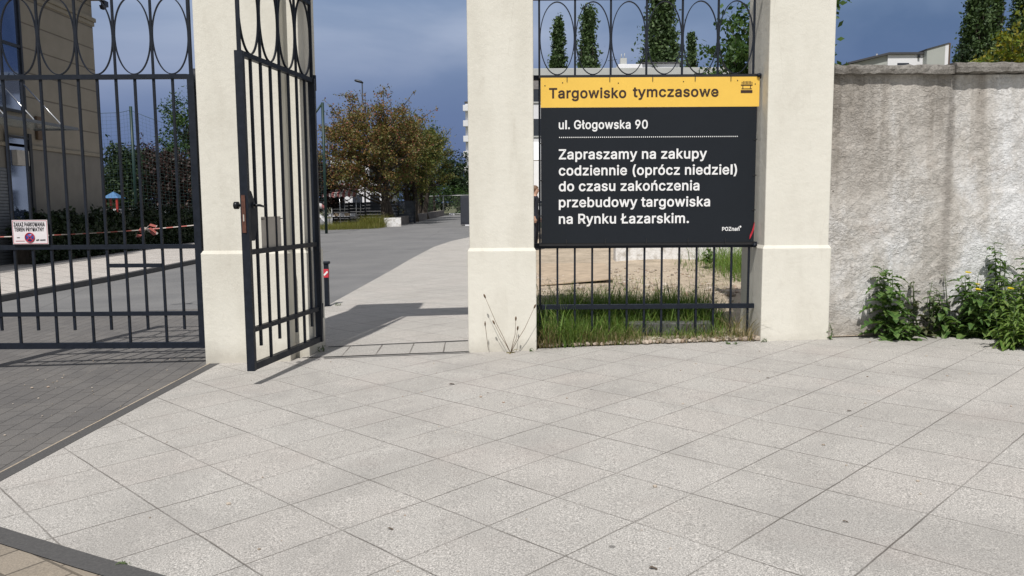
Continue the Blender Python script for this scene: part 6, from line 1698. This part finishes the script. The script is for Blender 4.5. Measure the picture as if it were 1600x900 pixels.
vs = []
for h in (-0.1, 0.62):
    for u, w in ((-0.12, -0.6), (-0.02, -0.02), (-0.02, 0.6), (-0.12, 0.6)):
        x, y = pw(u, w); vs.append((x, y, G(x, y) + h))
m.add(vs, [(0, 3, 2, 1), (4, 5, 6, 7), (0, 1, 5, 4), (1, 2, 6, 5), (2, 3, 7, 6), (3, 0, 4, 7)])
m.build('end_block', 'lime_wall', t)
v0, v1 = gpt(500, 358.5), gpt(612, 354.5)
gz_ = lambda x, y: G(x, y)
blades('verge_grass', [(v0.x - 3.5, v0.x + 3.5, v0.y, v0.y + 3.0, 5000, 0.2, 0.55), (v0.x, v1.x - 0.2, v1.y - 3.2, v1.y + 1.5, 6000, 0.25, 0.7), (v0.x + 2.5, v1.x - 0.3, v1.y - 1.5, v1.y + 3, 4200, 0.5, 1.1)], 'grass_far', 33, gz_)

# street lamp
Y = 63; x0 = gx(571, Y); b_ = on(x0, Y); h = top_h(129, 571, Y)
simple('lamp_grey', (0.035, 0.04, 0.05), 0.45, 0.4)
t = thing('street_lamp', 'grey street lamp standing above the rust coloured tree', 'street lamp', b_)
m = MB(); m.tube([b_ - Vector((0, 0, 0.1)), b_ + Vector((0, 0, 1)), b_ + Vector((0, 0, h))], [0.09, 0.075, 0.045], 10); m.build('pole', 'lamp_grey', t)
hd = b_ + Vector((0.02, 0, h))
m = MB()
m.tube([hd + Vector((0.06, 0, -0.02)), hd + Vector((-0.08, 0, 0.05)), hd + Vector((-0.35, 0, 0.13)), hd + Vector((-0.55, 0, 0.17)), hd + Vector((-0.62, 0, 0.19))], [0.05, 0.10, 0.11, 0.09, 0.03], 10)
m.build('lamp_head', 'lamp_grey', t)

# wire fence at the end of the lane
simple('galvanised', (0.38, 0.39, 0.38), 0.45, 0.5)
Y = 91
xs_ = [gx(q, Y) for q in (648, 693, 740, 787)]
t = thing('site_fence', 'galvanised mesh site fence closing the end of the lane', 'fence', on(xs_[1], Y))
zt = top_h(306, 693, Y)
for x in xs_:
    m = MB(); m.tube([on(x, Y), on(x, Y, zt)], 0.07, 8); m.build('post', 'galvanised', t)
for a_, b_ in zip(xs_[:-1], xs_[1:]):
    m = MB(); m.tube([on(a_, Y, zt), on(b_, Y, zt)], 0.05, 6); m.tube([on(a_, Y, 0.12), on(b_, Y, 0.12)], 0.04, 6)
    for i in range(1, 22):
        x = a_ + (b_ - a_) * i / 22
        m.bar(on(x, Y, 0.12), on(x, Y, zt), 0.008)
    m.build('mesh_panel', 'galvanised', t)
for i, px in enumerate((690, 706)):
    p_ = on(gx(px, 90.4), 90.4)
    m = MB(); m.bbox(p_.x - 0.3, p_.x + 0.3, p_.y - 0.12, p_.y + 0.12, p_.z - 0.02, p_.z + 0.16 + 0.06 * i, 0.03)
    tag(m.build('fence_foot', 'white_render', None, p_), ('pale concrete foot block under the site fence post', 'white block lying in front of the site fence right of its post')[i], 'concrete block')
# dark cabinet at the pillar
Y = 53; x0, x1 = gx(719.5, Y), gx(750, Y); gz = G(x0, Y)
simple('cabinet_dark', (0.028, 0.032, 0.042), 0.5)
t = thing('cabinet', 'dark grey metal cabinet standing by the lane beside the pillar', 'cabinet', on((x0 + x1) / 2, Y))
m = MB(); m.bbox(x0, x1, Y, Y + 0.9, gz + 0.08, gz + 2.0, 0.02); m.build('body', 'cabinet_dark', t)
m = MB(); m.bbox(x0 + 0.06, x1 - 0.06, Y - 0.02, Y - 0.001, gz + 0.2, gz + 1.9, 0.004); m.build('door', 'cabinet_dark', t)
m = MB(); m.bbox(x0 + 0.3, x1 + 0.3, Y - 0.2, Y + 1.0, gz - 0.05, gz + 0.079, 0.02); m.build('base', 'white_render', t)

# tower block showing as a sliver left of the second pillar
t, x0, x1, zt, zb = block('tower_block', 'far pale tower block with stacked balconies beside the pillar', 'apartment block', 729, 900, 140, 158, 14, 'white_render', rows=7, cols=5)
for i in range(7):
    z_ = zb + (zt - zb) * (i + 0.35) / 7
    m = MB(); m.bbox(x0 - 0.35, x0 + 1.6, 139.0, 139.95, z_, z_ + 1.0, 0.03); m.build('balcony', 'white_render', t)

# long apartment block behind the sign
t, x0, x1, zt, zb = block('apartment_block', 'long pale flat roofed apartment block behind the sign', 'apartment block', 815, 1235, 62, 106, 12, 'white_render', 'grey_render', 4, 10, parapet=0.55)
m = MB(); xs0 = at(966, 100, 64).x; xs1 = at(1006, 100, 64).x; xs2 = at(1062, 100, 64).x
zz = at(980, 100, 64).z
m.bbox(xs0, xs1, 64, 68, zt + 0.002, zz, 0.03)
m.bbox(xs1 + 0.002, xs2, 64, 68, zt + 0.002, zz + 0.02, 0.03); m.build('stair_house', 'white_render', t)
m = MB(); m.bbox(xs1 - 0.15, xs2 + 0.2, 63.8, 68.2, zz + 0.022, zz + 0.10, 0.02); m.build('stair_roof', 'roof_dark', t)
m = MB(); m.bbox(xs0 + 0.2, xs0 + 0.7, 64.2, 64.7, zz + 0.001, zz + 0.5, 0.01); m.tube([(xs0 + 0.3, 64.4, zz + 0.5), (xs0 + 0.3, 64.4, zz + 0.85)], 0.03, 6); m.tube([(xs0 + 0.55, 64.4, zz + 0.5), (xs0 + 0.55, 64.4, zz + 0.9)], 0.03, 6)
m.build('chimney', 'grey_render', t)
m = MB(); xq = at(957, 100, 62.5).x
m.tube([(xq, 62.6, zt), (xq, 62.6, at(957, 88, 62.6).z)], 0.025, 6)
m.tube([(xq - 0.35, 62.6, at(957, 95, 62.6).z), (xq + 0.35, 62.6, at(957, 93, 62.6).z)], 0.02, 6); m.build('antenna', 'dark_frame', t)
m = MB(); m.bbox(x0 - 0.02, x1 + 0.02, 61.94, 61.995, zt - 1.55, zt - 0.57, 0.01); m.build('brick_band', 'brick_grey', t)

# white market tent behind the sign
Y = 27
x0, x1 = at(815, 300, Y).x, at(965, 300, Y).x
zt, ze = at(840, 216, Y).z, at(840, 250, Y).z
gz = G(x0, Y) + 0.28
simple('tent_white', (0.78, 0.79, 0.80), 0.6, 0, 0.03)
t = thing('market_tent', 'white market tent showing beside the pillar, behind the sign', 'tent', ((x0 + x1) / 2, Y + 1.5, gz))
m = MB()
m.add([(x0, Y, ze), (x1, Y, ze), (x1, Y + 3, ze), (x0, Y + 3, ze), (x0 + 0.2, Y + 1.5, zt), (x1 - 0.2, Y + 1.5, zt)], [(0, 1, 5, 4), (1, 2, 5), (2, 3, 4, 5), (3, 0, 4)]); m.build('roof', 'tent_white', t)
m = MB(); m.box(x0, x1, Y - 0.01, Y + 0.005, gz + 1.35, ze - 0.03); m.box(x0, x0 + 0.01, Y + 0.02, Y + 2.95, gz + 0.05, ze - 0.03); m.build('side_wall', 'tent_white', t)
for x in (x0 + 0.04, x1 - 0.04):
    for yy in (Y + 0.04, Y + 2.94):
        m = MB(); m.tube([(x, yy, gz - 0.15), (x, yy, ze)], 0.025, 8); m.build('leg', 'steel_rod', t)

# white villa behind the right wall
Yv = 52
simple('villa_grey', (0.36, 0.375, 0.35), 0.85, 0, 0.05, 1)
xa, xb, xc, xd = at(1326, 95, Yv).x, at(1386, 95, Yv).x, at(1448, 95, Yv - 0.6).x, at(1476, 95, Yv - 0.6).x
z0 = at(1390, 86, Yv).z; zl = at(1330, 101, Yv).z; zh = at(1480, 69, Yv - 0.6).z; zh0 = at(1449, 78, Yv - 0.6).z
t = thing('villa', 'white modern villa with sloping roofs rising over the concrete wall', 'house', on((xa + xd) / 2, Yv + 4))
gz = G(xa, Yv)
def prism(name, mat, pts, y0, y1, par=t):
    n_ = len(pts)
    m_ = MB()
    m_.add([(x, y0, z) for x, z in pts] + [(x, y1, z) for x, z in pts], [tuple(range(n_)), tuple(range(2 * n_ - 1, n_ - 1, -1))] + [(i, n_ + i, n_ + (i + 1) % n_, (i + 1) % n_) for i in range(n_)])
    return m_.build(name, mat, par)
prism('side_wall', 'villa_grey', [(xa, gz - 1), (xb - 0.003, gz - 1), (xb - 0.003, z0), (xa, zl)], Yv, Yv + 8)
prism('wall', 'white_render', [(xb, gz - 1), (xc - 0.003, gz - 1), (xc - 0.003, z0), (xb, z0)], Yv - 0.1, Yv + 8)
prism('tower', 'villa_grey', [(xc, gz - 1), (xd, gz - 1), (xd, zh), (xc, zh0)], Yv - 0.6, Yv + 6)
prism('tower_edge', 'white_render', [(xd + 0.003, gz - 1), (xd + 0.22, gz - 1), (xd + 0.22, zh + 0.03), (xd + 0.003, zh)], Yv - 0.6, Yv + 6)
prism('roof', 'roof_dark', [(xa - 0.1, zl + 0.003), (xb, z0 + 0.003), (xc - 0.01, z0 + 0.003), (xc - 0.01, z0 + 0.13), (xb, z0 + 0.13), (xa - 0.1, zl + 0.12)], Yv - 0.25, Yv + 8.1)
prism('roof', 'roof_dark', [(xc - 0.05, zh0 + 0.003), (xd + 0.225, zh + 0.04), (xd + 0.225, zh + 0.10), (xc - 0.05, zh0 + 0.07)], Yv - 0.65, Yv + 6.1)
m = MB(); xq = xd + 0.235; m.bbox(xq, xq + 0.22, Yv - 0.4, Yv + 0.4, gz, zh + 0.12, 0.02); m.build('chimney', 'vent_brown', t)
m = MB(); m.box(at(1401, 95, Yv).x, at(1419, 95, Yv).x, Yv - 0.14, Yv - 0.101, at(1400, 103, Yv).z, at(1400, 99, Yv).z); m.build('window', 'far_window', t)
m = MB(); m.bbox(at(1432, 89, Yv).x, at(1435, 89, Yv).x, Yv - 0.25, Yv - 0.101, at(1433, 91, Yv).z, at(1433, 87, Yv).z, 0.01); m.build('wall_lamp', 'dark_frame', t)
m = MB(); xq = at(1370, 88, Yv + 1).x; m.tube([(xq, Yv + 1, zl), (xq, Yv + 1, at(1370, 84, Yv + 1).z)], 0.06, 8); m.build('flue', 'steel_rod', t)

# ------------------------------------------------------------------ people
simple('skin', (0.46, 0.28, 0.20), 0.55); simple('hair_brown', (0.14, 0.075, 0.035), 0.6); simple('cloth_navy', (0.014, 0.017, 0.028), 0.85)
simple('cloth_white', (0.62, 0.62, 0.64), 0.85); simple('cloth_blue', (0.10, 0.20, 0.45), 0.85); simple('cloth_grey', (0.06, 0.06, 0.07), 0.85)
def person(label, base, rz, h, topm, legm):
    """standing figure; one skinned body, clothing by height on the same surface"""
    s_ = h / 1.75
    t_ = thing('person', label, 'person', base)
    t_.rotation_euler = (0, 0, rz)
    J, E_, Rr = [], [], []
    def j(x, y, z, r, r2=None, par=None):
        J.append((x * s_, y * s_, z * s_)); Rr.append((r * s_, (r2 or r) * s_))
        if par is not None:
            E_.append((par, len(J) - 1))
        return len(J) - 1
    pel = j(0, 0, 0.94, 0.15, 0.105)
    wst = j(0, 0, 1.08, 0.125, 0.09, pel); chs = j(0, 0.0, 1.28, 0.155, 0.10, wst); nkb = j(0, 0, 1.43, 0.085, 0.07, chs)
    nk = j(0, -0.005, 1.50, 0.052, 0.052, nkb); hd = j(0, -0.015, 1.58, 0.075, 0.088, nk); hd2 = j(0, -0.01, 1.66, 0.078, 0.098, hd); j(0, 0, 1.72, 0.055, 0.07, hd2)
    j(0, -0.115, 1.615, 0.012, 0.012, hd)
    for sg in (-1, 1):
        sh = j(sg * 0.17, 0, 1.40, 0.06, 0.055, nkb); el = j(sg * 0.22, 0.02, 1.13, 0.042, 0.042, sh)
        wr = j(sg * 0.23, -0.06, 0.90, 0.028, 0.024, el); pm = j(sg * 0.228, -0.075, 0.83, 0.036, 0.018, wr)
        for f_i in range(4):
            k1 = j(sg * 0.226, -0.10 + f_i * 0.019, 0.785, 0.009, 0.009, pm); j(sg * 0.216, -0.10 + f_i * 0.019, 0.735 + 0.012 * abs(f_i - 1.4), 0.008, 0.008, k1)
        th = j(sg * 0.205, -0.105, 0.83, 0.011, 0.011, pm); j(sg * 0.195, -0.115, 0.79, 0.009, 0.009, th)
        hp = j(sg * 0.095, 0, 0.88, 0.095, 0.095, pel); kn = j(sg * 0.105, -0.015, 0.50, 0.06, 0.062, hp)
        ak = j(sg * 0.11, 0.02, 0.10, 0.042, 0.045, kn); j(sg * 0.12, -0.13, 0.035, 0.042, 0.032, ak)
    me = bpy.data.meshes.new('body'); me.from_pydata(J, E_, [])
    o_ = bpy.data.objects.new('body', me); C.objects.link(o_)
    md = o_.modifiers.new('skin', 'SKIN'); md.use_smooth_shade = True
    for sv, r_ in zip(me.skin_vertices[0].data, Rr):
        sv.radius = r_
    me.skin_vertices[0].data[0].use_root = True
    sb = o_.modifiers.new('sub', 'SUBSURF'); sb.levels = 2; sb.render_levels = 2
    dg = bpy.context.evaluated_depsgraph_get()
    m2 = bpy.data.meshes.new_from_object(o_.evaluated_get(dg))
    bpy.data.objects.remove(o_)
    m2.name = 'body'
    m2.materials.clear()
    for q in ('skin', topm, legm, 'cloth_grey'):
        m2.materials.append(M[q])
    for p_ in m2.polygons:
        c_ = p_.center / s_
        p_.use_smooth = True
        arm = abs(c_.x) > 0.185
        p_.material_index = 3 if c_.z < 0.085 else 0 if (c_.z > 1.465 or (arm and c_.z < 0.93)) else 1 if (c_.z > 0.93 or arm) else 2
    b_ = bpy.data.objects.new('body', m2); C.objects.link(b_); b_.parent = t_
    hm = MB()                                   # hair cap to the nape
    vs, fs = [], []
    nu, nv = 18, 9
    for i in range(nv + 1):
        ph = PI * 0.62 * i / nv
        for k_ in range(nu):
            a = 2 * PI * k_ / nu
            front = max(0, -math.sin(a))
            p2 = ph * (1 - 0.45 * front)
            vs.append((0.098 * s_ * math.sin(p2) * math.cos(a), (0.008 + 0.115 * math.sin(p2) * math.sin(a)) * s_, (1.645 + 0.112 * math.cos(p2)) * s_))
    for i in range(nv):
        for k_ in range(nu):
            fs.append((i * nu + k_, (i + 1) * nu + k_, (i + 1) * nu + (k_ + 1) % nu, i * nu + (k_ + 1) % nu))
    me = bpy.data.meshes.new('hair'); me.from_pydata(vs, [], fs); me.materials.append(M['hair_brown'])
    for p_ in me.polygons:
        p_.use_smooth = True
    q_ = bpy.data.objects.new('hair', me); C.objects.link(q_); q_.parent = t_
    em = MB()
    for sg in (-1, 1):
        em.lathe((sg * 0.032 * s_, -0.098 * s_, 1.635 * s_), [(0.001, -0.004), (0.009 * s_, 0), (0.001, 0.004)], 8, 'y')
    me = bpy.data.meshes.new('eyes'); me.from_pydata(em.v, [], em.f); me.materials.append(M['ink_black'])
    q_ = bpy.data.objects.new('eyes', me); C.objects.link(q_); q_.parent = t_
    return t_
yp = 22.0
person('person in dark clothing standing behind the left edge of the sign', Vector((gx(836, yp), yp, yz(gx(836, yp), yp))), R(70), 1.78, 'cloth_navy', 'cloth_navy')
person('person in a white top seen over the hedge under the barrier tape bow', on(gx(229, 49), 49), R(20), 1.45, 'cloth_white', 'cloth_grey')
person('person in a blue top seen over the hedge close to the wide pillar', on(gx(288, 48.5), 48.5), R(-30), 1.42, 'cloth_blue', 'cloth_grey')

# ------------------------------------------------------------------ litter on the paving
k = NT('dry_leaf'); k.col((0.09, 0.065, 0.045)); k.rough(0.8); M['dry_leaf'] = k.m
LT = [(706, 602, .05, 'curled dry brown leaf on the slabs left of the first sign pillar'), (610, 828, .03, 'dark leaf scrap on the slabs in the middle foreground'), (1328, 644, .035, 'dark twig scrap on a slab joint right of centre'),
      (1320, 817, .025, 'small dark scrap on a slab in the right foreground'), (1020, 890, .035, 'dark scrap lying at the bottom edge of the paving'), (1200, 592, .03, 'dark twig on the slabs before the pillar by the wall'),
      (1396, 583, .02, 'small dark scrap on the slabs before the wall weeds'), (762, 615, .02, 'tiny dark speck on the slabs before the sign pillar')]
for i, (x, y, s_, lab) in enumerate(LT):
    p_ = gpt(x, y); rg = random.Random(i)
    V_ = strip_leaf(rg, (p_.x - s_ / 2, p_.y, p_.z + 0.009), (1, rg.uniform(-0.5, 0.5), 0.3), s_ * 1.3, s_ * 0.5, 0.9, 2)
    V_ = np.array(V_) - np.array(p_[:])
    o_ = np_mesh('dry_leaf', V_, 4, 'dry_leaf'); o_.location = p_
    tag(o_, lab, 'leaf', 'scraps on the paving')

T = MB()
rg = random.Random(77)
for i in range(150):
    if i < 70:
        x, y = rg.uniform(-5.5, -3.2), rg.uniform(5.0, 8.6)
    else:
        x, y = rg.uniform(-2.9, 5.5), rg.uniform(3.2, 8.25)
    r_ = rg.uniform(0.003, 0.010) * (1.4 if rg.random() < 0.1 else 1)
    q = iv * r_ * np.array([rg.uniform(0.7, 1.4), rg.uniform(0.7, 1.4), 0.6])
    T.add([(v_[0] + x, v_[1] + y, v_[2] + G(x, y) + 0.004 + r_ * 0.4) for v_ in q], [tuple(f_) for f_ in iff])
o_ = T.build('grit', 'gravel_stone'); o_['kind'] = 'stuff'
